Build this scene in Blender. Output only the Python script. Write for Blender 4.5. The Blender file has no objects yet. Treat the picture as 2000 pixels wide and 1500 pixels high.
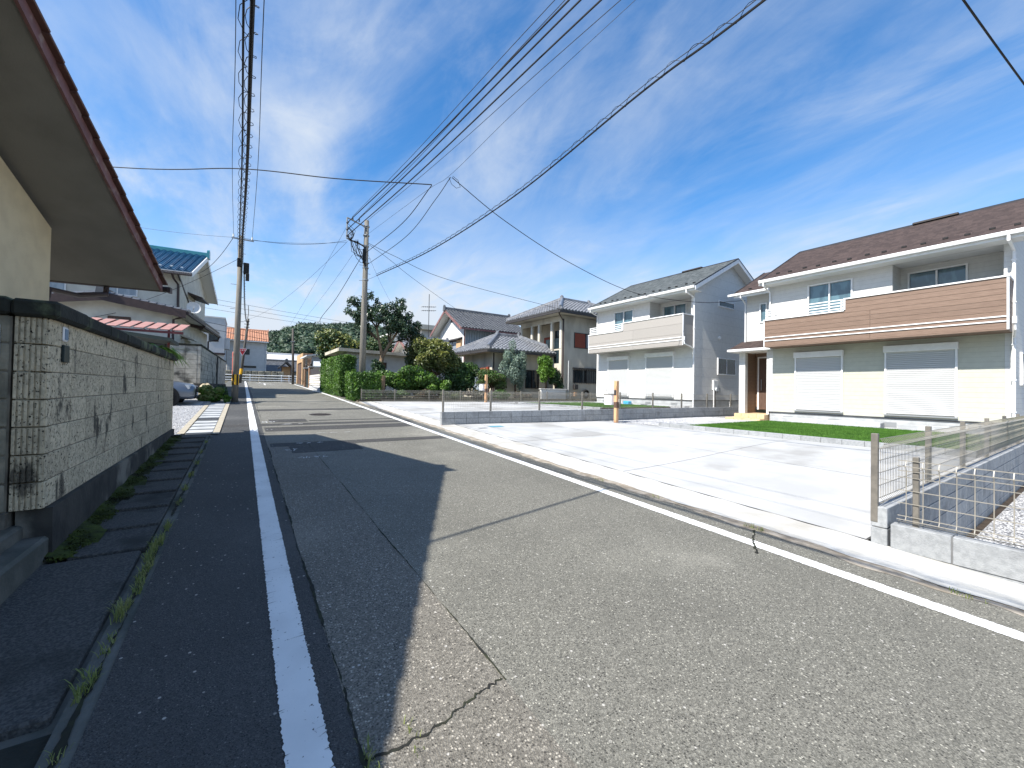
import bpy, math, random
import numpy as np
from mathutils import Vector, Matrix
R = math.radians
rnd = random.Random(7)
scn = bpy.context.scene
COL = scn.collection
# ---------------------------------------------------------------- camera
FPX, YAW, ROLL, PITCH = 790.0, R(33.66), R(1.0), math.atan(11/790)
fw = Vector((math.sin(YAW)*math.cos(PITCH), math.cos(YAW)*math.cos(PITCH), math.sin(PITCH)))
r0 = Vector((math.cos(YAW), -math.sin(YAW), 0)); u0 = r0.cross(fw)
rt = r0*math.cos(ROLL)+u0*math.sin(ROLL); up = rt.cross(fw)
cd = bpy.data.cameras.new('camera'); cam = bpy.data.objects.new('camera', cd); COL.objects.link(cam)
cd.sensor_fit = 'HORIZONTAL'; cd.sensor_width = 36; cd.lens = FPX/2000*36
cd.clip_start = .05; cd.clip_end = 3000
m = Matrix(((rt.x, up.x, -fw.x, 0), (rt.y, up.y, -fw.y, 0), (rt.z, up.z, -fw.z, 1.5), (0, 0, 0, 1)))
cam.matrix_world = m
scn.camera = cam
# ---------------------------------------------------------------- light
SUN = Vector((-.885, -.064, 1.0)).normalized()
w = bpy.data.worlds.new('World'); scn.world = w; w.use_nodes = True
wt = w.node_tree; wt.nodes.clear()
def WN(t, **k):
    n = wt.nodes.new(t)
    for a, b in k.items(): setattr(n, a, b)
    return n
def mth(nt, op, a, b=None, clamp=False):
    n = nt.nodes.new('ShaderNodeMath'); n.operation = op; n.use_clamp = clamp
    for i, v in enumerate((a, b)):
        if v is None: continue
        if isinstance(v, (int, float)): n.inputs[i].default_value = v
        else: nt.links.new(v, n.inputs[i])
    return n.outputs[0]
sky = WN('ShaderNodeTexSky', sky_type='NISHITA', sun_disc=False)
sky.sun_elevation = math.asin(SUN.z); sky.sun_rotation = math.atan2(SUN.x, SUN.y)
sky.air_density = 1.0; sky.dust_density = 0.35; sky.ozone_density = 2.6; sky.altitude = 60
tc = WN('ShaderNodeTexCoord'); sx = WN('ShaderNodeSeparateXYZ'); wt.links.new(tc.outputs['Generated'], sx.inputs[0])
den = mth(wt, 'ADD', mth(wt, 'MAXIMUM', sx.outputs[2], 0.0), .16)
px = mth(wt, 'DIVIDE', sx.outputs[0], den); py = mth(wt, 'DIVIDE', sx.outputs[1], den)
cb = WN('ShaderNodeCombineXYZ'); wt.links.new(px, cb.inputs[0]); wt.links.new(py, cb.inputs[1])
def cloud(rot, sc, nscale, det, rough, dist, lo, hi, off):
    mp = WN('ShaderNodeMapping'); mp.inputs['Rotation'].default_value = (0, 0, rot); mp.inputs['Scale'].default_value = sc
    mp.inputs['Location'].default_value = off
    wt.links.new(cb.outputs[0], mp.inputs[0])
    n = WN('ShaderNodeTexNoise'); n.inputs['Scale'].default_value = nscale; n.inputs['Detail'].default_value = det
    n.inputs['Roughness'].default_value = rough; n.inputs['Distortion'].default_value = dist
    wt.links.new(mp.outputs[0], n.inputs['Vector'])
    mr = WN('ShaderNodeMapRange', interpolation_type='SMOOTHSTEP'); mr.inputs[1].default_value = lo; mr.inputs[2].default_value = hi
    wt.links.new(n.outputs[0], mr.inputs[0])
    return mr.outputs[0]
a1 = cloud(R(19), (1.25, .40, 1), 1.0, 10, .60, 1.0, .35, .68, (-2.2, 8.3, 0))       # long cirrus streaks
a2 = cloud(R(28), (1.0, .50, 1), 3.0, 8, .62, .6, .42, .74, (6.6, 1.1, 0))        # finer ripples
a3 = cloud(R(19), (1.0, .7, 1), .60, 3, .5, .4, .36, .62, (-4.2, 7.7, 0))          # where the cirrus lies
al = mth(wt, 'MULTIPLY', mth(wt, 'ADD', mth(wt, 'MULTIPLY', a1, .70), mth(wt, 'MULTIPLY', a2, .46)), mth(wt, 'ADD', mth(wt, 'MULTIPLY', a3, .72), .28), True)
lowz = WN('ShaderNodeMapRange', interpolation_type='SMOOTHSTEP'); lowz.inputs[1].default_value = -.02; lowz.inputs[2].default_value = .43; lowz.inputs[3].default_value = .84; lowz.inputs[4].default_value = 0
wt.links.new(sx.outputs[2], lowz.inputs[0])
al = mth(wt, 'ADD', al, mth(wt, 'MULTIPLY', lowz.outputs[0], mth(wt, 'ADD', mth(wt, 'MULTIPLY', a2, .30), .82)), True)
hsv = WN('ShaderNodeHueSaturation'); hsv.inputs['Saturation'].default_value = 1.30; hsv.inputs['Value'].default_value = 1.36; wt.links.new(sky.outputs[0], hsv.inputs['Color']); skyc = hsv.outputs[0]
mx = WN('ShaderNodeMix', data_type='RGBA'); wt.links.new(al, mx.inputs[0]); wt.links.new(skyc, mx.inputs[6]); mx.inputs[7].default_value = (4.25, 4.72, 5.35, 1)
bg = WN('ShaderNodeBackground'); bg.inputs[1].default_value = .098
wo = WN('ShaderNodeOutputWorld'); wt.links.new(mx.outputs[2], bg.inputs[0]); wt.links.new(bg.outputs[0], wo.inputs[0])
sl = bpy.data.lights.new('sun', 'SUN'); sl.energy = 4.95; sl.angle = R(.55); sl.color = (1, .955, .88)
so = bpy.data.objects.new('sun', sl); COL.objects.link(so); so.rotation_euler = SUN.to_track_quat('Z', 'Y').to_euler(); so.location = (-20, 0, 30)
vs = scn.view_settings; vs.view_transform = 'Standard'; vs.look = 'None'; vs.gamma = 1; vs.use_curve_mapping = False; vs.exposure = .84

# ---------------------------------------------------------------- materials
MATS = {}
def mat(name, col, rough=.8, col2=None, nscale=6, ndet=4, bump=0, bscale=60, rand=0, metal=0, spec=.3, col3=None, scale3=.6, trans=0, stretch=None, coat=0):
    m_ = bpy.data.materials.new(name); m_.use_nodes = True; MATS[name] = m_
    nt = m_.node_tree; p = nt.nodes['Principled BSDF']
    p.inputs['Roughness'].default_value = rough; p.inputs['Metallic'].default_value = metal; p.inputs['Specular IOR Level'].default_value = spec
    if coat: p.inputs['Coat Weight'].default_value = coat
    g = nt.nodes.new('ShaderNodeNewGeometry'); pos = g.outputs['Position']
    if stretch:
        mp = nt.nodes.new('ShaderNodeMapping'); mp.inputs['Scale'].default_value = stretch; nt.links.new(pos, mp.inputs[0]); pos = mp.outputs[0]
    c = None
    def noise(sc, det, v=pos):
        n = nt.nodes.new('ShaderNodeTexNoise'); n.inputs['Scale'].default_value = sc; n.inputs['Detail'].default_value = det
        nt.links.new(v, n.inputs['Vector']); return n.outputs[0]
    def mixc(f, a, b):
        x = nt.nodes.new('ShaderNodeMix'); x.data_type = 'RGBA'
        nt.links.new(f, x.inputs[0])
        for i, v in ((6, a), (7, b)):
            if isinstance(v, tuple): x.inputs[i].default_value = (*v, 1)
            else: nt.links.new(v, x.inputs[i])
        return x.outputs[2]
    def ramp(f, lo, hi):
        r_ = nt.nodes.new('ShaderNodeMapRange'); r_.interpolation_type = 'SMOOTHSTEP'; r_.inputs[1].default_value = lo; r_.inputs[2].default_value = hi
        nt.links.new(f, r_.inputs[0]); return r_.outputs[0]
    c = col
    if col2: c = mixc(ramp(noise(nscale, ndet), .35, .68), col, col2)
    if col3: c = mixc(ramp(noise(scale3, 5), .52, .70), c, col3)
    if rand:
        oi = nt.nodes.new('ShaderNodeObjectInfo'); hs = nt.nodes.new('ShaderNodeHueSaturation')
        v = mth(nt, 'ADD', mth(nt, 'MULTIPLY', oi.outputs['Random'], 2*rand), 1-rand)
        nt.links.new(v, hs.inputs['Value'])
        if isinstance(c, tuple): hs.inputs['Color'].default_value = (*c, 1)
        else: nt.links.new(c, hs.inputs['Color'])
        c = hs.outputs[0]
    if isinstance(c, tuple): p.inputs['Base Color'].default_value = (*c, 1)
    else: nt.links.new(c, p.inputs['Base Color'])
    if bump:
        b = nt.nodes.new('ShaderNodeBump'); b.inputs['Strength'].default_value = bump; b.inputs['Distance'].default_value = .01
        nt.links.new(noise(bscale, 3, g.outputs['Position']), b.inputs['Height']); nt.links.new(b.outputs[0], p.inputs['Normal'])
    if trans:
        t = nt.nodes.new('ShaderNodeBsdfTranslucent'); ms = nt.nodes.new('ShaderNodeMixShader'); ms.inputs[0].default_value = trans
        if isinstance(c, tuple): t.inputs[0].default_value = (*c, 1)
        else: nt.links.new(c, t.inputs[0])
        out = nt.nodes['Material Output']
        nt.links.new(p.outputs[0], ms.inputs[1]); nt.links.new(t.outputs[0], ms.inputs[2]); nt.links.new(ms.outputs[0], out.inputs[0])
    m_['nodesfn'] = 0
    return m_
def nodes(m_):
    nt = m_.node_tree; return nt, nt.nodes['Principled BSDF']
def newn(nt, t, **k):
    n = nt.nodes.new(t)
    for a, b in k.items():
        if a in n.inputs: n.inputs[a].default_value = b
        else: setattr(n, a, b)
    return n
def texn(nt, v, sc, det=3, rough=.5):
    n = newn(nt, 'ShaderNodeTexNoise', Scale=sc, Detail=det, Roughness=rough); nt.links.new(v, n.inputs['Vector']); return n.outputs[0]
def rmp(nt, f, lo, hi, a=0, b=1):
    r_ = newn(nt, 'ShaderNodeMapRange'); r_.interpolation_type = 'SMOOTHSTEP'
    for i, v in enumerate((lo, hi, a, b)): r_.inputs[i+1].default_value = v
    nt.links.new(f, r_.inputs[0]); return r_.outputs[0]
def mixn(nt, f, a, b):
    x = newn(nt, 'ShaderNodeMix'); x.data_type = 'RGBA'
    if isinstance(f, float): x.inputs[0].default_value = f
    else: nt.links.new(f, x.inputs[0])
    for i, v in ((6, a), (7, b)):
        if isinstance(v, tuple): x.inputs[i].default_value = (*v, 1)
        else: nt.links.new(v, x.inputs[i])
    return x.outputs[2]
def bare(name, rough=.85, spec=.25):
    m_ = bpy.data.materials.new(name); m_.use_nodes = True; MATS[name] = m_
    nt, p = nodes(m_); p.inputs['Roughness'].default_value = rough; p.inputs['Specular IOR Level'].default_value = spec
    g = newn(nt, 'ShaderNodeNewGeometry'); return m_, nt, p, g.outputs['Position']
def bumpn(nt, p, h, s, d=.01, nrm=None):
    b = newn(nt, 'ShaderNodeBump', Strength=s, Distance=d); nt.links.new(h, b.inputs['Height'])
    if nrm: nt.links.new(nrm, b.inputs['Normal'])
    nt.links.new(b.outputs[0], p.inputs['Normal']); return b.outputs[0]

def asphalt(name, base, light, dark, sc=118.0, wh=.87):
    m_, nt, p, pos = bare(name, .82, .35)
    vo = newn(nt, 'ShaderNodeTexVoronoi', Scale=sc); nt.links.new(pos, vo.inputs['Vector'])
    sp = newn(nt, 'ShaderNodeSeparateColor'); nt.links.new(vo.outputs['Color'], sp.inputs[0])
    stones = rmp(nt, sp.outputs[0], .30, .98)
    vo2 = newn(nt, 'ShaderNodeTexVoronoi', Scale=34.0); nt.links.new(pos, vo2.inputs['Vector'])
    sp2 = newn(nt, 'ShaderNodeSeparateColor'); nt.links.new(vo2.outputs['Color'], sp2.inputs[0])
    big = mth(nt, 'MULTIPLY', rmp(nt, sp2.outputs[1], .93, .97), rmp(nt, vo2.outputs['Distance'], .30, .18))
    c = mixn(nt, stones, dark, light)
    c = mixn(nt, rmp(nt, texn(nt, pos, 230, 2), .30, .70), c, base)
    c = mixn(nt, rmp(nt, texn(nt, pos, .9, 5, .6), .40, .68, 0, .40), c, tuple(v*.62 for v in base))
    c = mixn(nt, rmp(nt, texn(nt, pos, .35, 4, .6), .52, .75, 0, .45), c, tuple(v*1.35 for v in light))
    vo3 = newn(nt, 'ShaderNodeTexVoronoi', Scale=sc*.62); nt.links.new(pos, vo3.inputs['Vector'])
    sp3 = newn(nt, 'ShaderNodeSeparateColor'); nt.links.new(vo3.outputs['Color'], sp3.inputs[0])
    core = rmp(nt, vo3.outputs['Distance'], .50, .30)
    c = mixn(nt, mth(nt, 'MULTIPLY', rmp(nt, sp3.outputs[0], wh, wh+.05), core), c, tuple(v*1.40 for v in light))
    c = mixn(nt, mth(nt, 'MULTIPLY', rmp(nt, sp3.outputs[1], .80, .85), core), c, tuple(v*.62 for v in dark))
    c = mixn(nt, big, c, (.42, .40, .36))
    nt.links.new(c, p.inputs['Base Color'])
    bumpn(nt, p, mth(nt, 'ADD', vo.outputs['Distance'], texn(nt, pos, 160, 2)), .55, .006)
    return m_
asphalt('asphalt', (.162, .156, .130), (.285, .272, .228), (.074, .071, .060), 145.0, .88)
asphalt('asphalt_warm', (.160, .147, .122), (.280, .257, .214), (.076, .070, .058), 130.0, .80)
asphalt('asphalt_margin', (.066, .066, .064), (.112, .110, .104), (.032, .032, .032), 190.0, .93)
asphalt('asphalt_patch', (.052, .050, .046), (.09, .086, .08), (.026, .025, .024))
def paint(name, col, thr, under):
    m_, nt, p, pos = bare(name, .6, .3)
    ch = rmp(nt, texn(nt, pos, 42, 5, .65), thr, thr+.06)
    mp = newn(nt, 'ShaderNodeMapping'); mp.inputs['Scale'].default_value = (3.0, 26, 1); nt.links.new(pos, mp.inputs[0])
    cr = rmp(nt, texn(nt, mp.outputs[0], 1.3, 4, .6), thr+.06, thr+.10)
    c = mixn(nt, rmp(nt, texn(nt, pos, 3, 4), .3, .7), col, tuple(v*.86 for v in col))
    c = mixn(nt, mth(nt, 'MAXIMUM', ch, cr), c, under)
    nt.links.new(c, p.inputs['Base Color']); bumpn(nt, p, texn(nt, pos, 120, 2), .25, .004)
paint('road_paint', (.74, .74, .72), .635, (.06, .06, .055))
paint('chalk', (.55, .55, .54), .56, (.09, .088, .08))
mat('crack', (.018, .018, .016), .95, (.03, .034, .018), 14)
mat('tar', (.035, .034, .032), .8, (.055, .053, .05), 4)
mat('concrete_new', (.445, .445, .435), .8, (.375, .375, .365), 1.3, 6, .12, 80, col3=(.30, .295, .28), scale3=.7)
mat('concrete_kerb', (.52, .51, .48), .85, (.42, .41, .375), 5, 6, .35, 45, col3=(.38, .36, .32), scale3=1.3)
mat('concrete_tan', (.40, .36, .28), .9, (.32, .285, .22), 9, 6, .4, 40)
mat('concrete_brown', (.23, .195, .15), .9, (.36, .32, .265), 9, 6, .6, 40)
mat('concrete_old', (.14, .14, .125), .9, (.075, .08, .07), 4, 6, .4, 50, col3=(.04, .045, .035), scale3=1.2)
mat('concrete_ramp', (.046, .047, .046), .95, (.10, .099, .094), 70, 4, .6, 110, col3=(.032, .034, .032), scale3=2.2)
mat('concrete_found', (.44, .45, .45), .85, (.34, .35, .35), 3, 6, .15, 60)
mat('block_new', (.33, .34, .345), .9, (.26, .27, .275), 25, 5, .5, 90, rand=.10, col3=(.22, .225, .23), scale3=3)
mat('mortar_dark', (.20, .18, .14), .95, (.10, .09, .072), 6)
mat('mortar', (.16, .16, .16), .95, (.11, .11, .11), 12)
mat('block_old', (.54, .51, .44), .95, (.40, .375, .32), 5, 5, .6, 60, rand=.12, col3=(.10, .095, .08), scale3=1.8)
mat('footing', (.060, .058, .052), .95, (.035, .035, .033), 4, 5, .5, 30, col3=(.20, .19, .16), scale3=2.2)
mat('coping', (.030, .032, .026), .95, (.018, .02, .017), 8, 5, .7, 40, col3=(.12, .14, .08), scale3=4)
# volcanic stone block of the near wall: pits, water streaks
m_, nt, p, pos = bare('stone_block', .95, .15)
oi = newn(nt, 'ShaderNodeObjectInfo')
base = mixn(nt, rmp(nt, texn(nt, pos, 22, 4), .35, .65), (.60, .52, .37), (.45, .39, .28))
pit = rmp(nt, texn(nt, pos, 55, 3, .6), .60, .66)
vo = newn(nt, 'ShaderNodeTexVoronoi', Scale=26.0); nt.links.new(pos, vo.inputs['Vector'])
spz = newn(nt, 'ShaderNodeSeparateColor'); nt.links.new(vo.outputs['Color'], spz.inputs[0])
bp = mth(nt, 'MULTIPLY', rmp(nt, spz.outputs[0], .70, .75), rmp(nt, mth(nt, 'ADD', vo.outputs['Distance'], mth(nt, 'MULTIPLY', texn(nt, pos, 90, 2), .35)), .42, .30))
pits = mth(nt, 'MAXIMUM', pit, bp)
base = mixn(nt, pits, base, (.035, .032, .026))
mp = newn(nt, 'ShaderNodeMapping'); mp.inputs['Scale'].default_value = (3.0, 3.0, 1.5); nt.links.new(pos, mp.inputs[0])
st = rmp(nt, texn(nt, mp.outputs[0], 1.5, 6, .62), .57, .655)
base = mixn(nt, mth(nt, 'MULTIPLY', st, .85), base, (.045, .042, .037))
hs = newn(nt, 'ShaderNodeHueSaturation'); nt.links.new(base, hs.inputs['Color']); nt.links.new(mth(nt, 'ADD', mth(nt, 'MULTIPLY', oi.outputs['Random'], .22), .86), hs.inputs['Value'])
nt.links.new(hs.outputs[0], p.inputs['Base Color']); bumpn(nt, p, mth(nt, 'SUBTRACT', texn(nt, pos, 40, 4), pits), .8, .012)
mat('stone_dark', (.19, .18, .14), .95, (.32, .29, .22), 7, 5, .7, 45, rand=.15, col3=(.03, .032, .028), scale3=3)
mat('moss', (.055, .075, .012), 1, (.025, .035, .010), 9, 5, .9, 60, col3=(.015, .017, .01), scale3=2.5)
mat('soil', (.055, .040, .028), 1, (.03, .022, .016), 10, 5, .8, 30)
mat('earth', (.10, .085, .06), 1, (.06, .065, .035), 2, 5, .6, 20)
mat('turf_base', (.06, .13, .020), 1, (.045, .10, .016), 12, 5, .6, 90)
mat('turf', (.085, .19, .028), .9, (.055, .14, .02), 3, 4, rand=0, trans=.2)
def gravelm(name, a, b, sc):
    m_, nt, p, pos = bare(name, .9, .2)
    vo = newn(nt, 'ShaderNodeTexVoronoi', Scale=sc); nt.links.new(pos, vo.inputs['Vector'])
    s_ = newn(nt, 'ShaderNodeSeparateColor'); nt.links.new(vo.outputs['Color'], s_.inputs[0])
    c = mixn(nt, s_.outputs[0], a, b); c = mixn(nt, rmp(nt, vo.outputs['Distance'], .38, .62), c, tuple(v*.35 for v in b))
    nt.links.new(c, p.inputs['Base Color']); bumpn(nt, p, vo.outputs['Distance'], -1.0, .03)
gravelm('gravel', (.62, .62, .61), (.33, .33, .34), 34.0)
mat('stone', (.52, .52, .52), .9, (.36, .36, .37), 30)
# siding of the new houses: board joints
def siding(name, col, pitch, jcol, fleck=0, wood=None):
    m_, nt, p, pos = bare(name, .6, .35)
    s_ = newn(nt, 'ShaderNodeSeparateXYZ'); nt.links.new(pos, s_.inputs[0])
    fr = mth(nt, 'FRACT', mth(nt, 'DIVIDE', s_.outputs[2], pitch))
    j = rmp(nt, fr, .045, .015)
    c = mixn(nt, rmp(nt, texn(nt, pos, 7, 5), .3, .7), col, tuple(v*.93 for v in col))
    if fleck: c = mixn(nt, rmp(nt, texn(nt, pos, 60, 3), .45, .6), c, tuple(v*(1-fleck) for v in col))
    if wood:
        mp = newn(nt, 'ShaderNodeMapping'); mp.inputs['Scale'].default_value = (1.5, 1.5, 26); nt.links.new(pos, mp.inputs[0])
        c = mixn(nt, rmp(nt, texn(nt, mp.outputs[0], 3, 6, .6), .3, .7), c, wood)
    c = mixn(nt, mth(nt, 'MULTIPLY', j, .8), c, jcol); nt.links.new(c, p.inputs['Base Color'])
    bumpn(nt, p, mth(nt, 'SUBTRACT', mth(nt, 'MULTIPLY', texn(nt, pos, 40, 3), .25), j), .5, .008)
siding('siding_white', (.60, .595, .565), .15, (.30, .295, .27))
siding('siding_cream', (.50, .495, .41), .15, (.28, .27, .19))
siding('siding_grey', (.66, .65, .62), .455, (.48, .48, .46))
siding('porch_wood', (.20, .135, .09), .15, (.07, .045, .03), wood=(.27, .18, .12))
mat('board_brown', (.180, .120, .088), .55, (.230, .158, .118), 3, 6, .15, 60, rand=.07, stretch=(1.5, 1.5, 26))
mat('board_grey', (.37, .345, .315), .7, (.29, .27, .25), 60, 4, .2, 90, rand=.04)
mat('white_trim', (.78, .78, .77), .45, (.72, .72, .71), 5, spec=.45)
mat('white_soffit', (.70, .70, .68), .7)
mat('shutter', (.50, .505, .50), .5, spec=.3)
mat('aluminium', (.42, .43, .43), .4, metal=.6)
mat('dark_metal', (.045, .04, .038), .5, spec=.4)
mat('bronze_metal', (.23, .21, .18), .45, (.19, .175, .15), 20, metal=.35)
mat('wire_metal', (.42, .39, .33), .4, metal=.5)
mat('dark_flash', (.03, .03, .03), .5)
def glass(name, col, col2, ior=1.6):
    m_, nt, p, pos = bare(name, .06, .6)
    mp = newn(nt, 'ShaderNodeMapping'); mp.inputs['Scale'].default_value = (1, 1, .35); nt.links.new(pos, mp.inputs[0])
    c = mixn(nt, rmp(nt, texn(nt, mp.outputs[0], 5, 3), .4, .6), col, col2); nt.links.new(c, p.inputs['Base Color'])
    p.inputs['IOR'].default_value = ior
glass('glass_sky', (.105, .185, .22), (.07, .125, .155))  # teal base colour stands in for sky reflected in the panes
glass('glass_dark', (.02, .034, .04), (.012, .02, .024), 1.35)
glass('glass_curtain', (.30, .34, .38), (.20, .24, .29))
def shingle(name, a, b, c3):
    m_, nt, p, pos = bare(name, .9, .2)
    s_ = newn(nt, 'ShaderNodeSeparateXYZ'); nt.links.new(pos, s_.inputs[0])
    row = mth(nt, 'DIVIDE', s_.outputs[2], .072); rid = mth(nt, 'FLOOR', row)
    cb_ = newn(nt, 'ShaderNodeCombineXYZ'); nt.links.new(mth(nt, 'MULTIPLY', s_.outputs[1], 5.5), cb_.inputs[0]); nt.links.new(mth(nt, 'MULTIPLY', rid, 3.17), cb_.inputs[1])
    wn = newn(nt, 'ShaderNodeTexVoronoi', Scale=1.0); nt.links.new(cb_.outputs[0], wn.inputs['Vector'])
    s2 = newn(nt, 'ShaderNodeSeparateColor'); nt.links.new(wn.outputs['Color'], s2.inputs[0])
    c = mixn(nt, s2.outputs[0], a, b); c = mixn(nt, rmp(nt, texn(nt, pos, 130, 2), .35, .65, 0, .5), c, c3)
    j = rmp(nt, mth(nt, 'FRACT', row), .14, .02); c = mixn(nt, mth(nt, 'MULTIPLY', j, .75), c, tuple(v*.3 for v in a))
    nt.links.new(c, p.inputs['Base Color']); bumpn(nt, p, mth(nt, 'SUBTRACT', mth(nt, 'MULTIPLY', s2.outputs[1], .4), j), .7, .012)
shingle('shingle_brown', (.050, .036, .033), (.090, .064, .057), (.036, .029, .027))
shingle('shingle_grey', (.055, .064, .067), (.125, .138, .138), (.036, .042, .045))
mat('stucco_cream', (.68, .575, .385), .95, (.61, .51, .34), 4, 6, .5, 120)
mat('stucco_pale', (.62, .60, .53), .95, (.53, .51, .45), 3, 6, .3, 90)
mat('stucco_beige', (.55, .51, .42), .95, (.47, .43, .35), 2, 6, .3, 90, col3=(.36, .33, .27), scale3=.9, stretch=(1, 1, .4))
mat('wall_white', (.66, .66, .64), .9, (.56, .56, .55), 2, 6, .15, 60)
mat('wall_grey', (.50, .515, .525), .85, (.46, .475, .485), 2, 5)
mat('wall_palegrey', (.66, .655, .63), .85, (.60, .595, .57), 2, 5)
mat('soffit_olive', (.245, .235, .212), .9, (.21, .20, .18), 2, 5, .15, 50)
mat('barge_red', (.205, .102, .098), .6, (.16, .078, .075), 6, 5, .15, 40, col3=(.28, .20, .18), scale3=7)
mat('tile_brown', (.14, .072, .058), .5, (.10, .05, .04), 8, rand=.15)
mat('tile_grey', (.20, .205, .215), .32, (.11, .115, .125), 5, 5, spec=.6)
mat('tile_dark', (.10, .105, .11), .42, (.06, .062, .068), 4, 5, spec=.5)
mat('tile_blue', (.018, .085, .17), .22, (.03, .12, .22), 3, 4, spec=.8)
mat('tile_green', (.02, .14, .17), .25, (.03, .17, .2), 3, spec=.8)
mat('tile_orange', (.52, .275, .175), .75, (.42, .21, .13), 3, 5)
mat('brown_trim', (.060, .040, .038), .5, (.045, .032, .03), 8)
mat('red_slat', (.40, .215, .185), .55, (.33, .175, .15), 5)
mat('red_frame', (.17, .05, .05), .5)
mat('green_canopy', (.05, .065, .055), .6, (.04, .05, .045), 4)
m_, nt, p, pos = bare('corrugated', .5, .4)
s_ = newn(nt, 'ShaderNodeSeparateXYZ'); nt.links.new(pos, s_.inputs[0])
wv = mth(nt, 'SINE', mth(nt, 'MULTIPLY', s_.outputs[0], 26.0))
nt.links.new(mixn(nt, rmp(nt, wv, -1, 1), (.26, .31, .35), (.36, .41, .45)), p.inputs['Base Color']); bumpn(nt, p, wv, .8, .03)
mat('red_shutter', (.28, .065, .035), .6, (.22, .05, .028), 8, stretch=(8, 8, .5))
mat('wood_tan', (.55, .36, .20), .7, (.46, .29, .155), 5, 5, stretch=(8, 8, .6))
mat('wood_dark', (.12, .075, .055), .7, (.09, .055, .04), 6, stretch=(6, 6, .6))
mat('wood_post', (.62, .37, .20), .6, (.52, .30, .16), 5, 5, stretch=(10, 10, .7))
mat('tile_step', (.62, .45, .27), .6, (.54, .38, .22), 12, rand=.05)
mat('brick', (.30, .17, .10), .9, (.42, .27, .17), 9, rand=.2)
mat('pole_concrete', (.215, .20, .17), .9, (.155, .145, .125), 4, 6, .3, 60, stretch=(6, 6, .5))
mat('pole_dark', (.10, .092, .08), .9, (.07, .064, .056), 4, 5, .3, 60, stretch=(6, 6, .5))
mat('yellow', (.75, .40, .02), .6); mat('black', (.012, .012, .012), .6)
mat('cable', (.010, .010, .011), .6); mat('cable_thin', (.03, .035, .045), .6)
mat('galv', (.33, .34, .34), .5, metal=.5)
mat('insulator', (.05, .05, .055), .3)
mat('sign_red', (.45, .012, .02), .4, spec=.5); mat('sign_white', (.80, .80, .80), .4)
mat('marker_red', (.60, .16, .12), .5)
mat('rail_white', (.75, .76, .76), .5)
mat('iron', (.075, .058, .05), .6, (.05, .04, .036), 25, 3, .6, 90, metal=.4)
mat('plastic_blue', (.06, .35, .55), .4); mat('plate_blue', (.16, .24, .34), .35); mat('plate_dark', (.015, .028, .03), .4)
mat('lid_blue', (.12, .33, .42), .5)
mat('car_paint', (.13, .155, .19), .3, metal=.55, spec=.5, coat=.6); mat('chrome', (.6, .6, .6), .15, metal=1); mat('tyre', (.012, .012, .012), .85)
mat('lamp_glass', (.55, .58, .60), .08, spec=.8); mat('car_glass', (.015, .02, .025), .05, spec=.9)
mat('dish', (.62, .62, .60), .5)
mat('bark', (.115, .075, .05), .95, (.07, .045, .03), 9, 5, .7, 30, stretch=(3, 3, .6))
mat('bark_pale', (.30, .21, .13), .95, (.20, .13, .08), 9, 5, .7, 30, stretch=(6, 6, .5))
def leafm(name, a, b, c3, t=.25, rough=.45, sc=1.6):
    mat(name, a, rough, b, sc, 5, spec=.45, col3=c3, scale3=sc*3.1, trans=t)
leafm('leaf_hedge', (.075, .165, .022), (.050, .115, .018), (.105, .20, .030))
leafm('leaf_magnolia', (.034, .066, .036), (.048, .088, .044), (.075, .11, .058), .14, .32)
leafm('leaf_gold', (.20, .215, .045), (.11, .145, .032), (.32, .30, .085))
leafm('leaf_dark', (.032, .070, .024), (.050, .098, .030), (.022, .050, .020), .18)
leafm('leaf_mid', (.075, .150, .030), (.048, .105, .024), (.115, .195, .042))
leafm('leaf_silver', (.25, .33, .26), (.15, .22, .165), (.33, .40, .32), .3)
leafm('leaf_bright', (.115, .23, .025), (.075, .16, .02), (.16, .27, .04))
leafm('leaf_olive', (.095, .118, .038), (.065, .10, .030), (.14, .14, .055))
leafm('leaf_red', (.10, .055, .04), (.06, .07, .03), (.14, .10, .05))
leafm('leaf_hill', (.028, .058, .030), (.042, .078, .038), (.018, .040, .026), .1, .6, .12)
leafm('weed', (.22, .27, .075), (.30, .32, .12), (.14, .19, .045), .35, .6, 6)
mat('hill_ground', (.03, .05, .022), 1, (.02, .035, .016), .1)

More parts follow.
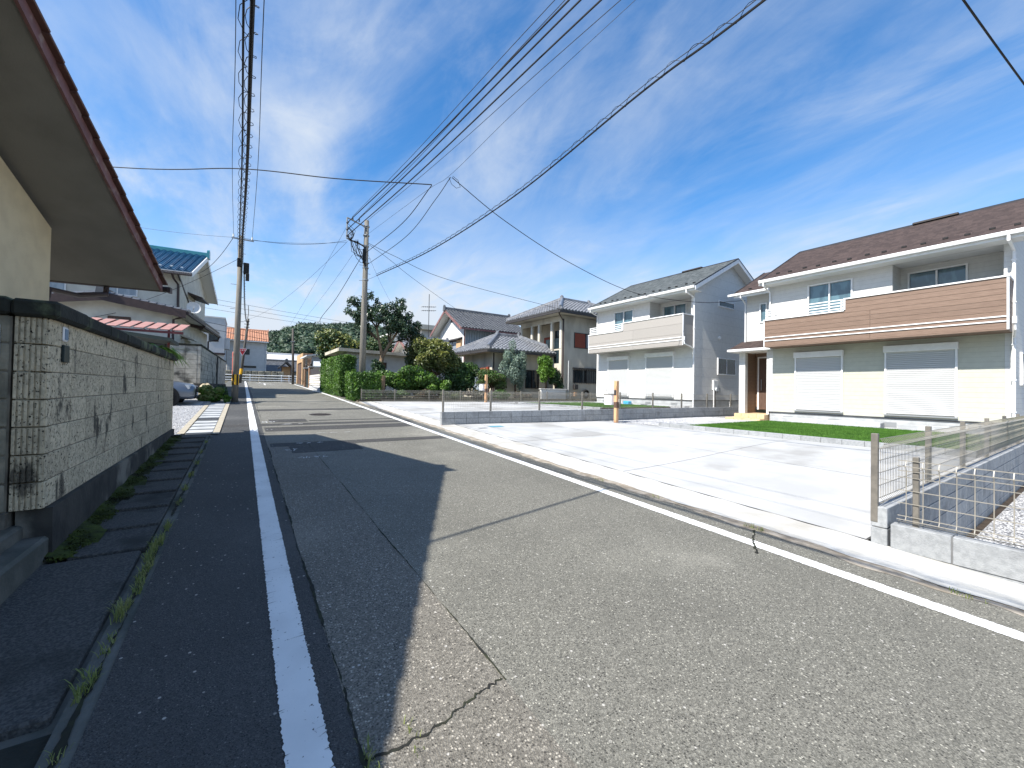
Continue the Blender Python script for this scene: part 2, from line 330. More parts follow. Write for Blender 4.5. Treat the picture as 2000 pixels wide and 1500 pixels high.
# ---------------------------------------------------------------- builders
class MB:
    def __init__(s, o=None):
        s.v = []; s.f = []; s.mi = []; s.ms = []
        s.o = Vector(o.location) if o is not None else Vector((0, 0, 0))
    def _m(s, m_):
        if m_ not in s.ms: s.ms.append(m_)
        return s.ms.index(m_)
    def face(s, pts, m_):
        i = len(s.v); s.v += [tuple(Vector(q)-s.o) for q in pts]; s.f.append(tuple(range(i, i+len(pts)))); s.mi.append(s._m(m_))
    def box(s, a, b, m_, ch=0):
        x0, x1 = sorted((a[0], b[0])); y0, y1 = sorted((a[1], b[1])); z0, z1 = sorted((a[2], b[2]))
        k = s._m(m_); i = len(s.v)
        if not ch:
            s.v += [tuple(Vector((x, y, z))-s.o) for z in (z0, z1) for x, y in ((x0, y0), (x1, y0), (x1, y1), (x0, y1))]
            for q in ((3, 2, 1, 0), (4, 5, 6, 7), (0, 1, 5, 4), (1, 2, 6, 5), (2, 3, 7, 6), (3, 0, 4, 7)):
                s.f.append(tuple(i+j for j in q)); s.mi.append(k)
        else:
            # chamfered box: 24 verts
            c = ch; idx = {}
            for X in (0, 1):
                for Y in (0, 1):
                    for Z in (0, 1):
                        x = (x0, x1)[X]; y = (y0, y1)[Y]; z = (z0, z1)[Z]; dx = c*(1, -1)[X]; dy = c*(1, -1)[Y]; dz = c*(1, -1)[Z]
                        for ax, q in enumerate(((x, y+dy, z+dz), (x+dx, y, z+dz), (x+dx, y+dy, z))):
                            idx[X, Y, Z, ax] = len(s.v); s.v.append(tuple(Vector(q)-s.o))
            F = []
            for X in (0, 1):
                q = [idx[X, 0, 0, 0], idx[X, 1, 0, 0], idx[X, 1, 1, 0], idx[X, 0, 1, 0]]; F.append(q[::-1] if X == 0 else q)
                q = [idx[0, X, 0, 1], idx[1, X, 0, 1], idx[1, X, 1, 1], idx[0, X, 1, 1]]; F.append(q if X == 0 else q[::-1])
                q = [idx[0, 0, X, 2], idx[1, 0, X, 2], idx[1, 1, X, 2], idx[0, 1, X, 2]]; F.append(q[::-1] if X == 0 else q)
            for a_ in (0, 1):
                for b_ in (0, 1):
                    F.append([idx[0, a_, b_, 1], idx[1, a_, b_, 1], idx[1, a_, b_, 2], idx[0, a_, b_, 2]])
                    F.append([idx[a_, 0, b_, 0], idx[a_, 1, b_, 0], idx[a_, 1, b_, 2], idx[a_, 0, b_, 2]])
                    F.append([idx[a_, b_, 0, 0], idx[a_, b_, 1, 0], idx[a_, b_, 1, 1], idx[a_, b_, 0, 1]])
                    for d in (0, 1): F.append([idx[a_, b_, d, 0], idx[a_, b_, d, 1], idx[a_, b_, d, 2]])
            for q in F: s.f.append(tuple(q)); s.mi.append(k)
        return s
    def prism(s, poly, vec, m_, caps=True):
        """poly: 3-D points of one end, extruded by vec"""
        P = [Vector(q) for q in poly]; V = Vector(vec); n = len(P)
        if caps: s.face(P[::-1], m_); s.face([q+V for q in P], m_)
        for i in range(n):
            a, b = P[i], P[(i+1) % n]; s.face([a, b, b+V, a+V], m_)
        return s
    def tube(s, pts, r, m_, n=6, cap=True):
        P = [Vector(q)-s.o for q in pts]; k = s._m(m_); rs = r if isinstance(r, (list, tuple)) else [r]*len(P)
        base = len(s.v); ref = None
        for i, q in enumerate(P):
            d = (P[min(i+1, len(P)-1)]-P[max(i-1, 0)]).normalized()
            if ref is None: ref = d.orthogonal().normalized()
            else:
                ref = ref-d*ref.dot(d); ref = ref.normalized() if ref.length > 1e-6 else d.orthogonal().normalized()
            b = d.cross(ref)
            for j in range(n):
                a = 2*math.pi*j/n; s.v.append(tuple(q+(ref*math.cos(a)+b*math.sin(a))*rs[i]))
        for i in range(len(P)-1):
            for j in range(n):
                a = base+i*n+j; b = base+i*n+(j+1) % n; s.f.append((a, b, b+n, a+n)); s.mi.append(k)
        if cap:
            s.f.append(tuple(base+j for j in range(n))[::-1]); s.mi.append(k); e = base+(len(P)-1)*n
            s.f.append(tuple(e+j for j in range(n))); s.mi.append(k)
        return s
    def grid(s, fn, nu, nv, m_):
        k = s._m(m_); b = len(s.v)
        for i in range(nu+1):
            for j in range(nv+1): s.v.append(tuple(Vector(fn(i/nu, j/nv))-s.o))
        for i in range(nu):
            for j in range(nv):
                a = b+i*(nv+1)+j; s.f.append((a, a+nv+1, a+nv+2, a+1)); s.mi.append(k)
        return s
    def mesh(s, name):
        me = bpy.data.meshes.new(name); me.from_pydata(s.v, [], s.f)
        for q in s.ms: me.materials.append(MATS[q])
        if len(s.ms) > 1: me.polygons.foreach_set('material_index', s.mi)
        return me
    def build(s, name, parent=None, smooth=False, **props):
        me = s.mesh(name)
        if smooth: me.polygons.foreach_set('use_smooth', [True]*len(me.polygons))
        ob = bpy.data.objects.new(name, me); COL.objects.link(ob); ob.parent = parent
        for a, b in props.items(): ob[a] = b
        return ob
def thing(name, label, cat, loc=(0, 0, 0), rz=0, group=None):
    o = bpy.data.objects.new(name, None); COL.objects.link(o); o.location = loc; o.rotation_euler = (0, 0, rz); o.empty_display_size = .2
    o['label'] = label; o['category'] = cat
    if group: o['group'] = group
    return o
def solo(mb, name, label, cat, group=None, smooth=False):
    o = mb.build(name, None, smooth, label=label, category=cat)
    if group: o['group'] = group
    # put the origin at the mesh's foot
    return o
def bx(name, parent, a, b, m_, ch=0):
    q = MB(parent if not (parent and parent.rotation_euler.z) else None); q.o = OFF(parent); return q.box(a, b, m_, ch).build(name, parent)
LOCAL = set()
def OFF(p):
    while p is not None and p.parent is not None: p = p.parent
    if p is None or abs(p.rotation_euler.z) > 1e-6 or p.name in LOCAL: return Vector((0, 0, 0))
    return Vector(p.location)
def mbp(parent):
    q = MB(); q.o = OFF(parent); return q
def inst(me, name, parent, loc, rz=0, sc=None):
    o = bpy.data.objects.new(name, me); COL.objects.link(o); o.parent = parent; o.location = Vector(loc)-OFF(parent); o.rotation_euler = (0, 0, rz)
    if sc: o.scale = sc
    return o
def zr(Y):
    if Y < 22: return .04*Y
    if Y < 28: t = Y-22; return .88+.04*t-.01*t*t/12
    if Y < 54: return 1.09+.03*(Y-28)
    t = min(Y, 58)-54; return 1.87+.03*t-.03*t*t/8
def S01(t): t = max(0, min(1, t)); return t*t*(3-2*t)
# ================================================================ setting
def struct(mb, name, parent=None, smooth=False):
    o = mb.build(name, parent, smooth)
    if parent is None: o['kind'] = 'structure'
    return o
# ground to the horizon
def gz(X, Y):
    return zr(max(-30, min(Y, 58)))-.95 if Y < 58.5 else 1.90
q = MB(); ys = [-900, -300, -80, -30, -14, 0, 10, 22, 28, 40, 54, 58, 58.6, 75, 120, 260, 600, 1600]; xs = [-1600, -500, -150, -40, 0, 40, 150, 500, 1600]
for i in range(len(xs)-1):
    for j in range(len(ys)-1):
        q.face([(x, y, gz(x, y)) for x, y in ((xs[i], ys[j]), (xs[i+1], ys[j]), (xs[i+1], ys[j+1]), (xs[i], ys[j+1]))], 'earth')
struct(q, 'ground')
# road
q = MB(); q.grid(lambda u, v: (1.11+3.41*u, -16+73*v, zr(-16+73*v)), 8, 146, 'asphalt')
road = struct(q, 'road')
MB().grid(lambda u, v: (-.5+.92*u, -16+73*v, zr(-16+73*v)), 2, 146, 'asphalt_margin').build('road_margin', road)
MB().grid(lambda u, v: (.42+.69*u, -16+25*v, zr(-16+25*v)), 2, 50, 'asphalt_warm').grid(lambda u, v: (.42+.69*u, 9+48*v, zr(9+48*v)), 2, 96, 'asphalt').build('road_seam_strip', road)
q = MB(); q.grid(lambda u, v: (-70+140*u, 57+3.4*v, 1.925), 20, 2, 'asphalt'); struct(q, 'cross_street')
def strip(x0f, x1f, y0, y1, step, dz, m_, name, parent=road, jit=0.0, seed=1):
    r_ = random.Random(seed); q = MB(); n = max(1, int((y1-y0)/step)); k = q._m(m_)
    for i in range(n+1):
        y = y0+(y1-y0)*i/n; z = zr(y)+dz
        q.v += [(x0f(y)+r_.uniform(-jit, jit), y, z), (x1f(y)+r_.uniform(-jit, jit), y, z)]
        if i: b = 2*i-2; q.f.append((b, b+1, b+3, b+2)); q.mi.append(k)
    return q.build(name, parent)
strip(lambda y: .165, lambda y: .32, -14, 13, .011, .004, 'road_paint', 'lane_line', jit=.0048, seed=3)
strip(lambda y: .165, lambda y: .32, 13, 55.5, .06, .004, 'road_paint', 'lane_line', jit=.006, seed=33)
strip(lambda y: 4.0+.0008*y, lambda y: 4.15+.0008*y, -14, 22, .014, .004, 'road_paint', 'lane_line', jit=.0055, seed=4)
strip(lambda y: 4.02+.012*(y-22), lambda y: 4.17+.012*(y-22), 22, 53, .2, .004, 'road_paint', 'lane_line', jit=.006, seed=5)
def wander(y0, y1, x, amp, w0, step, seed, m_='crack', name='crack', dz=.003):
    r_ = random.Random(seed); xs_ = {}; cur = 0
    ph = [r_.uniform(0, 6) for _ in range(4)]
    fx = lambda y: x+amp*(math.sin(y*2.1+ph[0])+.6*math.sin(y*5.3+ph[1])+.35*math.sin(y*13+ph[2]))
    fw_ = lambda y: w0*(.55+.45*math.sin(y*3.7+ph[3])+.25*math.sin(y*17))
    strip(lambda y: fx(y)-abs(fw_(y)), lambda y: fx(y)+abs(fw_(y)), y0, y1, step, dz, m_, name, jit=w0*.5, seed=seed)
wander(.3, 9.0, .42, .006, .009, .03, 11)
wander(1.6, 10.6, -.548, .005, .014, .03, 14, dz=.001)
q = MB(); rk_ = random.Random(8)
for i in range(150):
    y = rk_.uniform(.6, 9.5); side = rk_.random() < .5; l = rk_.uniform(.01, .055)*(1 if rk_.random() < .75 else 2.2); w_ = rk_.uniform(.0008, .0026); sk = rk_.uniform(.0, .5)*l
    x0_, x1_ = (.160, .160+l) if side else (.325, .325-l)
    q.face([(x0_, y-w_, zr(y)+.0062), (x1_, y+sk*(1 if side else -1), zr(y)+.0062), (x0_, y+w_, zr(y)+.0062)], 'crack')
q.build('paint_crack', road)
wander(1.68, 9.6, 1.11, .004, .005, .03, 12)
wander(13.2, 22, .46, .008, .008, .06, 13)
def hcrack(pts, w0, seed, m_='crack', name='crack', dz=.003, sub=14, amp=.012):
    r_ = random.Random(seed); P = []
    for a, b in zip(pts, pts[1:]):
        for i in range(sub): t = i/sub; P.append((a[0]+(b[0]-a[0])*t+r_.uniform(-amp, amp)*.5, a[1]+(b[1]-a[1])*t+r_.uniform(-amp, amp)))
    P.append(pts[-1]); q = MB(); k = q._m(m_)
    for i, (x, y) in enumerate(P):
        a = P[max(i-1, 0)]; b = P[min(i+1, len(P)-1)]; dx, dy = b[0]-a[0], b[1]-a[1]; l = math.hypot(dx, dy) or 1; ww = w0*r_.uniform(.35, 1.2)
        for s_ in (1, -1): X = x-s_*dy/l*ww; Y = y+s_*dx/l*ww; q.v.append((X, Y, zr(Y)+dz))
        if i: b_ = 2*i-2; q.f.append((b_, b_+1, b_+3, b_+2)); q.mi.append(k)
    return q.build(name, road)
hcrack([(.43, 1.6), (.7, 1.60), (.9, 1.66), (1.1, 1.70)], .006, 21)
hcrack([(3.86, 1.80), (4.08, 1.93), (4.2, 1.99), (4.5, 2.13)], .010, 22, dz=.005)
# trench patches and manhole
def patch(x0, x1, y0, y1, m_, dz=.0025, name='trench_patch', sk=0):
    q = MB(); q.grid(lambda u, v: (x0+(x1-x0)*u, y0+(y1-y0)*v+sk*u, zr(y0+(y1-y0)*v+sk*u)+dz), 8, 4, m_); return q.build(name, road)
patch(.46, 3.98, 8.75, 9.15, 'asphalt_patch', sk=-.1); patch(.46, 3.98, 10.85, 11.6, 'asphalt_patch', .0022, sk=.05); patch(.62, 1.55, 12.6, 13.3, 'asphalt_patch', .0045); patch(.75, 1.95, 8.0, 8.72, 'asphalt_patch', .0028)
patch(-.45, 4.3, 11.9, 12.35, 'asphalt_patch', .002); patch(1.6, 4.0, 12.75, 12.95, 'asphalt_patch', .0035); patch(.4, 4.3, 15.9, 16.5, 'asphalt_patch', .002, sk=.2)
q = MB(); n = 32; cz = zr(14.45)
def ring(q, cx, cy, r0_, r1_, dz, m_, n=32):
    for i in range(n):
        a, b = 2*math.pi*i/n, 2*math.pi*(i+1)/n
        P = [(cx+r_*math.cos(t), cy+r_*math.sin(t)) for r_, t in ((r0_, a), (r1_, a), (r1_, b), (r0_, b))]
        q.face([(x, y, zr(y)+dz) for x, y in P], m_)
ring(q, 2.13, 14.45, .33, .52, .006, 'concrete_kerb')
mo = thing('manhole_cover', 'round rusty iron manhole cover in a concrete ring on the asphalt', 'manhole', (2.13, 14.45, cz)); q.o = Vector(mo.location); q.build('concrete_ring', mo)
q = mbp(mo); ring(q, 2.13, 14.45, 0.001, .33, .008, 'iron')
for i in range(-4, 5):
    for j in range(-4, 5):
        x, y = 2.13+i*.065, 14.45+j*.065
        if math.hypot(i, j)*.065 < .29: q.box((x-.022, y-.022, zr(y)+.008), (x+.022, y+.022, zr(y)+.014), 'iron')
q.build('lid', mo)
# chalk survey marks, and the worn stop lettering at the junction
def stroke(q, pts, w0, m_='chalk', dz=.0055):
    for a, b in zip(pts, pts[1:]):
        dx, dy = b[0]-a[0], b[1]-a[1]; l = math.hypot(dx, dy); nx, ny = -dy/l*w0, dx/l*w0
        q.face([(x, y, zr(y)+dz) for x, y in ((a[0]-nx, a[1]-ny), (b[0]-nx, b[1]-ny), (b[0]+nx, b[1]+ny), (a[0]+nx, a[1]+ny))], m_)
rc = random.Random(5)
def scribble(cx, cy, n, w_, h_, sw):
    q = MB()
    for i in range(n):
        x = cx+(i-(n-1)/2)*w_*1.25
        for _ in range(3):
            a = (x+rc.uniform(-.5, .5)*w_, cy+rc.uniform(-.5, .5)*h_); b = (x+rc.uniform(-.5, .5)*w_, cy+rc.uniform(-.5, .5)*h_)
            if math.dist(a, b) > .02: stroke(q, [a, b], sw)
    q.build('chalk_mark', road)
scribble(1.02, 7.55, 4, .10, .16, .009); scribble(.78, 8.35, 2, .10, .22, .011); scribble(1.15, 9.0, 3, .14, .10, .010); scribble(.60, 12.7, 2, .12, .25, .02); scribble(1.15, 12.15, 2, .25, .10, .02); scribble(.55, 11.2, 2, .06, .06, .012); scribble(1.85, 10.3, 3, .25, .05, .012)
q = MB()
for dy, segs in ((49.8, [((1.1, 0), (2.0, 0)), ((1.5, -.2), (1.5, .5)), ((1.5, .2), (1.95, .2))]), (46.2, [((1.0, 0), (2.6, 0)), ((1.2, .55), (2.4, .55)), ((1.8, -.4), (1.8, 1.0))]), (43.2, [((1.3, .2), (2.1, .2)), ((1.7, -.5), (1.7, 1.0)), ((2.1, .2), (2.5, -.3)), ((2.5, -.3), (2.9, -.2))])):
    for a, b in segs: stroke(q, [(a[0], dy+a[1]*1.6), (b[0], dy+b[1]*1.6)], .07, 'road_paint', .005)
q.build('stop_lettering', road)
# left roadside: gutter strip, cover slabs, ramp
pv = struct(MB().grid(lambda u, v: (-1.35+.86*u, -14+36*v, zr(-14+36*v)-.03), 2, 72, 'concrete_old'), 'roadside_strip')
strip(lambda y: -.605, lambda y: -.50, -14, 10.7, .3, -.006, 'concrete_old', 'gutter_edge', pv)
strip(lambda y: -.515, lambda y: -.395, 10.7, 19.6, .3, .022, 'concrete_tan', 'gutter_edge', pv)
strip(lambda y: -1.12, lambda y: -1.0, 10.9, 19.6, .3, .020, 'concrete_tan', 'gutter_edge', pv)
sl_shade = MB().box((-.22, -.296, -.05), (.22, .296, 0), 'concrete_ramp', .006).mesh('cover_slab')  # slabs of the shaded stretch, shade put into the darker colour
sl_lit = MB().box((-.228, -.298, -.05), (.228, .298, 0), 'concrete_found', .003).mesh('cover_slab')  # paler copy of the slabs for the sunlit stretch
for i in range(11): inst(sl_shade, 'cover_slab', pv, (-.835+rnd.uniform(-.006, .006), 4.62+.6*i, zr(4.62+.6*i)+.012+rnd.uniform(-.004, .004)))
for i in range(14):
    Y = 11.2+.6*i
    if i == 4: continue
    inst(sl_lit, 'cover_slab', pv, (-.75, Y, zr(Y)+.022))
q = MB(); Y = 13.6
for i in range(11): q.box((-.97+i*.044, Y-.27, zr(Y)-.05), (-.955+i*.044, Y+.27, zr(Y)+.02), 'iron')
for y in (Y-.27, Y-.09, Y+.09, Y+.27): q.box((-.975, y-.012, zr(Y)-.05), (-.52, y+.012, zr(Y)+.022), 'galv')
q.build('drain_grate', pv)
q = MB(); q.box((-1.9, 2.46, -.05), (-.635, 4.28, .02), 'concrete_ramp', .012)
o = q.build('ramp_slab', pv); o.location = (0, 0, .125); o.rotation_euler = (0, 0, 0)
for v in o.data.vertices: v.co.z += .04*(v.co.y-2.46)-.03
q = MB(); q.box((-2.6, 2.9, -.2), (-1.17, 4.42, .36), 'concrete_old', .02); q.box((-2.6, 3.9, .3), (-1.30, 4.42, .46), 'concrete_old', .02); struct(q, 'entrance_step')
q = MB(); q.box((-16, -14, -1.2), (-1.32, 10.8, .42), 'earth'); struct(q, 'yard')
# gravel parking lot on the left
q = MB(); q.grid(lambda u, v: (-14+12.95*u, 10.8+11.4*v, zr(10.8+11.4*v)+.012), 8, 10, 'gravel'); struct(q, 'parking_lot')
q = MB(); q.grid(lambda u, v: (-1.25-1.9*u, 18.2+1.6*v, zr(18.2+1.6*v)+.018), 2, 2, 'concrete_new'); struct(q, 'parking_slab')
q = MB(); q.grid(lambda u, v: (-20+19.2*u, 21.9+34*v, zr(21.9+34*v)+.02), 4, 34, 'earth'); struct(q, 'house_plot')
q = MB(); q.grid(lambda u, v: (-1.3+.85*u, 21.9+34*v, zr(21.9+34*v)+.028), 2, 34, 'concrete_old'); struct(q, 'verge')
# right roadside kerb, driveways
q = MB(); q.grid(lambda u, v: (4.44+.14*u+(.03*math.sin(v*180)+.025*math.sin(v*431))*(1-u), -14+34*v, zr(-14+34*v)+.003+.016*u), 2, 400, 'concrete_brown'); kb = struct(q, 'kerb')
q = MB(); q.grid(lambda u, v: (4.54+.022*math.sin(v*97)+.018*math.sin(v*371)+(.60-.022*math.sin(v*97))*u, -14+33.8*v, zr(-14+33.8*v)+.020+.01*u), 3, 300, 'concrete_kerb'); q.build('kerb_top', kb)
def lotz(X, Y, Zl): return zr(Y)+.034+(Zl-zr(Y)-.034)*S01((X-5.1)/6.0)
def slab(name, xb, yb, Zl, m_='concrete_new'):
    root = None
    root = MB(); root.grid(lambda u, v: (xb[0]+(xb[-1]-xb[0])*u, yb[0]+(yb[-1]-yb[0])*v, lotz(xb[0]+(xb[-1]-xb[0])*u, yb[0]+(yb[-1]-yb[0])*v, Zl)-.012), 8, 6, 'mortar')
    root = struct(root, name); g = .007
    for a, b in zip(xb, xb[1:]):
        for c, d in zip(yb, yb[1:]):
            q = MB(); q.grid(lambda u, v: (a+g+(b-a-2*g)*u, c+g+(d-c-2*g)*v, lotz(a+g+(b-a-2*g)*u, c+g+(d-c-2*g)*v, Zl)), 5, 4, m_); q.build('concrete_panel', root)
    return root
slab('driveway', [5.14, 8.05, 11.2], [1.38, 4.45, 7.5, 10.64], .40)
slab('driveway', [5.14, 8.2, 11.4], [10.86, 13.9, 16.9, 19.7], .80)
def sheet(name, x0, x1, y0, y1, z, m_, nx=4, ny=4, skirt=1.2):
    q = MB(); q.grid(lambda u, v: (x0+(x1-x0)*u, y0+(y1-y0)*v, z), nx, ny, m_)
    q.box((x0, y0, z-skirt), (x1, y1, z-.01), 'earth'); return struct(q, name)
sheet('gravel_bed', 11.2, 26, 1.36, 10.62, .385, 'gravel')
sheet('gravel_bed', 11.4, 26, 10.86, 19.7, .795, 'gravel')
sheet('path', 11.2, 17.9, 7.55, 8.7, .41, 'concrete_new', skirt=.1)
sheet('path', 11.4, 17.8, 17.0, 18.2, .815, 'concrete_new', skirt=.1)
sheet('soil_bed', 5.22, 26, -12, 1.2, -.46, 'soil')
sheet('gravel_bed', 7.2, 26, -12, 1.12, -.45, 'gravel', skirt=.2)
sheet('garden', 4.6, 40, 19.85, 56, .93, 'earth', skirt=1.5)
sheet('verge', 4.50, 5.6, 19.75, 22, .885, 'soil', skirt=.6)
q = MB(); q.grid(lambda u, v: (4.45+1.3*u, 22+34*v, zr(22+34*v)+.02), 2, 20, 'concrete_old'); struct(q, 'verge')
# lawns: artificial turf with blades
def lawn(x0, x1, y0, y1, z, n, seed):
    r_ = np.random.default_rng(seed)
    base = struct(MB().grid(lambda u, v: (x0+(x1-x0)*u, y0+(y1-y0)*v, z), 6, 6, 'turf_base').box((x0, y0, z-.25), (x1, y1, z-.005), 'soil'), 'lawn')
    x = r_.uniform(x0, x1, n); y = r_.uniform(y0, y1, n); a = r_.uniform(0, 6.28, n); h = r_.uniform(.02, .042, n); w_ = r_.uniform(.004, .008, n); lx = r_.normal(0, .012, n); ly = r_.normal(0, .012, n)
    V = np.empty((n, 3, 3)); V[:, 0] = np.stack([x-np.cos(a)*w_, y-np.sin(a)*w_, np.full(n, z)], 1); V[:, 1] = np.stack([x+np.cos(a)*w_, y+np.sin(a)*w_, np.full(n, z)], 1); V[:, 2] = np.stack([x+lx, y+ly, z+h], 1)
    me = bpy.data.meshes.new('turf_blades'); me.from_pydata(V.reshape(-1, 3).tolist(), [], np.arange(3*n).reshape(n, 3).tolist()); me.materials.append(MATS['turf'])
    o = bpy.data.objects.new('turf_blades', me); COL.objects.link(o); o['kind'] = 'stuff'; o['label'] = 'short green artificial turf blades on the lawn before the '+('brown balcony house' if y0 < 5 else 'grey balcony house'); o['category'] = 'turf'
lawn(11.35, 16.4, 1.5, 7.35, .50, 60000, 1); lawn(11.7, 16.2, 11.3, 16.6, .85, 26000, 2)
# ================================================================ block walls
def cblock(name, lx, ly, lz, m_, ch=.007): return MB().box((-lx/2, -ly/2, 0), (lx/2, ly/2, lz), m_, ch).mesh(name)
# near wall of pitted stone blocks
wl = thing('block_wall', 'tall stained wall of pitted stone blocks with black mossy coping beside the near house', 'wall', (-1.25, 7.65, .3))
b1 = cblock('block', .12, .396, .195, 'stone_block', .005)
for k in range(7):
    for i in range(16): inst(b1, 'block', wl, (-1.25+rnd.uniform(-.002, .002), 4.65+.4*i, .572+.2*k))
mbp(wl).box((-1.305, 4.46, .5), (-1.196, 10.84, 1.96), 'mortar_dark').build('mortar_core', wl)
q = mbp(wl); k_ = q._m('footing')
for i in range(33):
    Y = 4.40+6.47*i/32
    for x in (-1.34, -1.155): q.v += [tuple(Vector((x+(.008*math.sin(Y*9)), Y, zr(Y)-.08))-q.o), tuple(Vector((x, Y, .568))-q.o)]
    if i: b = 4*i-4; q.f += [(b+2, b+6, b+7, b+3), (b+1, b+3, b+7, b+5), (b, b+1, b+5, b+4)]; q.mi += [k_]*3
q.f += [(0, 2, 3, 1), (128, 129, 131, 130)]; q.mi += [k_]*2
q.build('footing', wl)
q = mbp(wl)
for i in range(9): q.box((-1.37, 4.31+i*.73, 1.968+rnd.uniform(-.004, .004)), (-1.135+rnd.uniform(-.006, .006), 5.03+i*.73, 2.088+rnd.uniform(-.005, .005)), 'coping', .02)
q.build('coping', wl)
q = MB(); q.box((-.085, -.045, 0), (.085, .045, .192), 'stone_block', .004)
for i in range(6): q.box((-.078+i*.0275, -.058, .004), (-.062+i*.0275, -.04, .188), 'stone_block')
fl = q.mesh('fluted_block')
for k in range(7): inst(fl, 'fluted_block', wl, (-1.276, 4.405, .572+.2*k))
b1b = cblock('block', .392, .12, .192, 'stone_dark', .009)
for k in range(7):
    for i in range(4): inst(b1b, 'block', wl, (-1.578-.4*i, 4.41, .572+.2*k))
mbp(wl).box((-3.0, 4.36, .3), (-1.37, 4.44, 1.96), 'mortar_dark').build('mortar_core', wl)
mbp(wl).box((-3.0, 4.31, .1), (-1.36, 4.47, .57), 'footing').build('footing', wl)
mbp(wl).box((-3.0, 4.31, 1.968), (-1.375, 4.51, 2.095), 'coping', .02).build('coping', wl)
np_ = thing('wall_plaque', 'small white framed blue plaque fixed to the stained stone wall', 'plaque', (-1.188, 4.655, 1.84))
mbp(np_).box((-1.192, 4.60, 1.82), (-1.176, 4.70, 1.935), 'sign_white', .01).build('frame', np_); mbp(np_).box((-1.180, 4.615, 1.832), (-1.173, 4.685, 1.918), 'plate_blue').build('face', np_)
q = MB(); q.box((-1.192, 4.60, 1.655), (-1.172, 4.72, 1.79), 'plate_dark', .004); solo(q, 'wall_plaque', 'small dark green plate below the blue plaque on the stone wall', 'plaque')
mbx = thing('mailbox', 'grey framed letter box set in the dark end of the stone wall', 'mailbox', (-1.5, 4.33, 1.7))
mbp(mbx).box((-1.60, 4.325, 1.665), (-1.418, 4.352, 1.90), 'aluminium', .006).build('frame', mbx); mbp(mbx).box((-1.585, 4.318, 1.80), (-1.434, 4.330, 1.885), 'glass_curtain').build('window', mbx); mbp(mbx).box((-1.585, 4.318, 1.68), (-1.434, 4.330, 1.79), 'galv').build('flap', mbx)
# pale block wall behind the car
w2 = thing('block_wall', 'weathered pale concrete block wall with a stone base behind the grey car', 'wall', (-1.53, 22.0, .9), R(-1.8)); 
b2 = cblock('block', .12, .392, .192, 'block_old', .008); b2f = cblock('block', .392, .12, .192, 'block_old', .008)
for k in range(8):
    for i in range(10): inst(b2, 'block', w2, (-.06, .2+.4*i, .65+.2*k))
    for i in range(9): inst(b2f, 'block', w2, (-.32-.4*i, .06, .65+.2*k))
q = MB()
for k in range(8):
    for i in range(26): q.box((-.12, 4.004+.4*i, .65+.2*k), (0, 4.396+.4*i, .842+.2*k), 'block_old')
q.build('far_blocks', w2, kind='stuff')
MB().box((-.11, .02, .6), (-.012, 14.4, 2.24), 'mortar').box((-3.7, .012, .6), (-.13, .11, 2.24), 'mortar').build('mortar_core', w2)
MB().box((-.15, -.02, 2.245), (.03, 14.42, 2.33), 'coping', .01).box((-3.7, -.03, 2.245), (-.15, .15, 2.33), 'coping', .01).build('coping', w2)
MB().box((-.2, -.06, -.15), (.06, 14.5, .645), 'footing', .03).box((-3.7, -.06, -.15), (-.21, .15, .645), 'block_old', .03).build('stone_base', w2)
MB().box((-.30, 7.4, .6), (.05, 7.75, 2.22), 'footing', .01).build('buttress', w2)
q = MB(); 
for x in (-1.9, -1.65, -1.42): q.box((x-.02, -.10, .05), (x+.02, -.07, .95), 'black')
for z in (.3, .62, .92): q.box((-1.95, -.10, z), (-1.38, -.075, z+.03), 'black')
q.build('vent_grille', w2)
# boundary wall between the two new houses
wb = thing('block_wall', 'low two course grey block wall between the two new driveways', 'wall', (4.8, 10.75, .4))
b3 = cblock('block', .392, .12, .192, 'block_new', .005)
for k in range(2):
    for i in range(43): inst(b3, 'block', wb, (4.93+.4*i, 10.75, .435+.2*k))
mbp(wb).box((4.745, 10.70, .2), (21.9, 10.80, .822), 'mortar').build('mortar_core', wb)
mbp(wb).box((4.735, 10.692, .15), (21.92, 10.808, .432), 'block_new').build('base_course', wb)
mbp(wb).box((4.722, 10.685, .40), (4.772, 10.70, .455), 'marker_red').build('boundary_mark', wb)
# wall of the nearest plot: side wall and front wall
wd = thing('block_wall', 'grey block retaining wall beside the concrete driveway carrying a tall mesh fence', 'wall', (5.1, 1.28, .05))
for k in range(5):
    for i in range(33): inst(b3, 'block', wd, (5.30+.4*i, 1.28, .245-.2*k))
mbp(wd).box((5.11, 1.235, -.7), (18.3, 1.325, .43), 'mortar').build('mortar_core', wd)
q = mbp(wd)
wf = thing('block_wall', 'single course grey block wall along the kerb below a low mesh fence', 'wall', (5.16, .8, .05))
b4 = cblock('block', .12, .392, .235, 'block_new', .006)
for i in range(24): inst(b4, 'block', wf, (5.16, 1.0-.4*i, .066))
mbp(wf).box((5.11, -8.6, -.4), (5.21, 1.19, .29), 'mortar').build('mortar_core', wf)
mbp(wf).box((5.096, -8.6, -.4), (5.222, 1.20, .060), 'block_new').build('base_course', wf)
# lawn edging
for (x, y0, y1, z, lab) in ((11.26, 1.45, 8.25, .30, 'low block edging around the lawn before the brown balcony house'), (11.55, 11.1, 17.0, .66, 'low block edging around the lawn before the grey balcony house')):
    t = thing('lawn_edging', lab, 'edging', (x, (y0+y1)/2, z))
    be = cblock('block', .12, .392, .215, 'block_new', .006)
    for i in range(int((y1-y0)/.4)): inst(be, 'block', t, (x, y0+.2+.4*i, z))
    mbp(t).box((x-.05, y0, z-.2), (x+.05, y1-.05, z+.205), 'mortar').build('mortar_core', t)
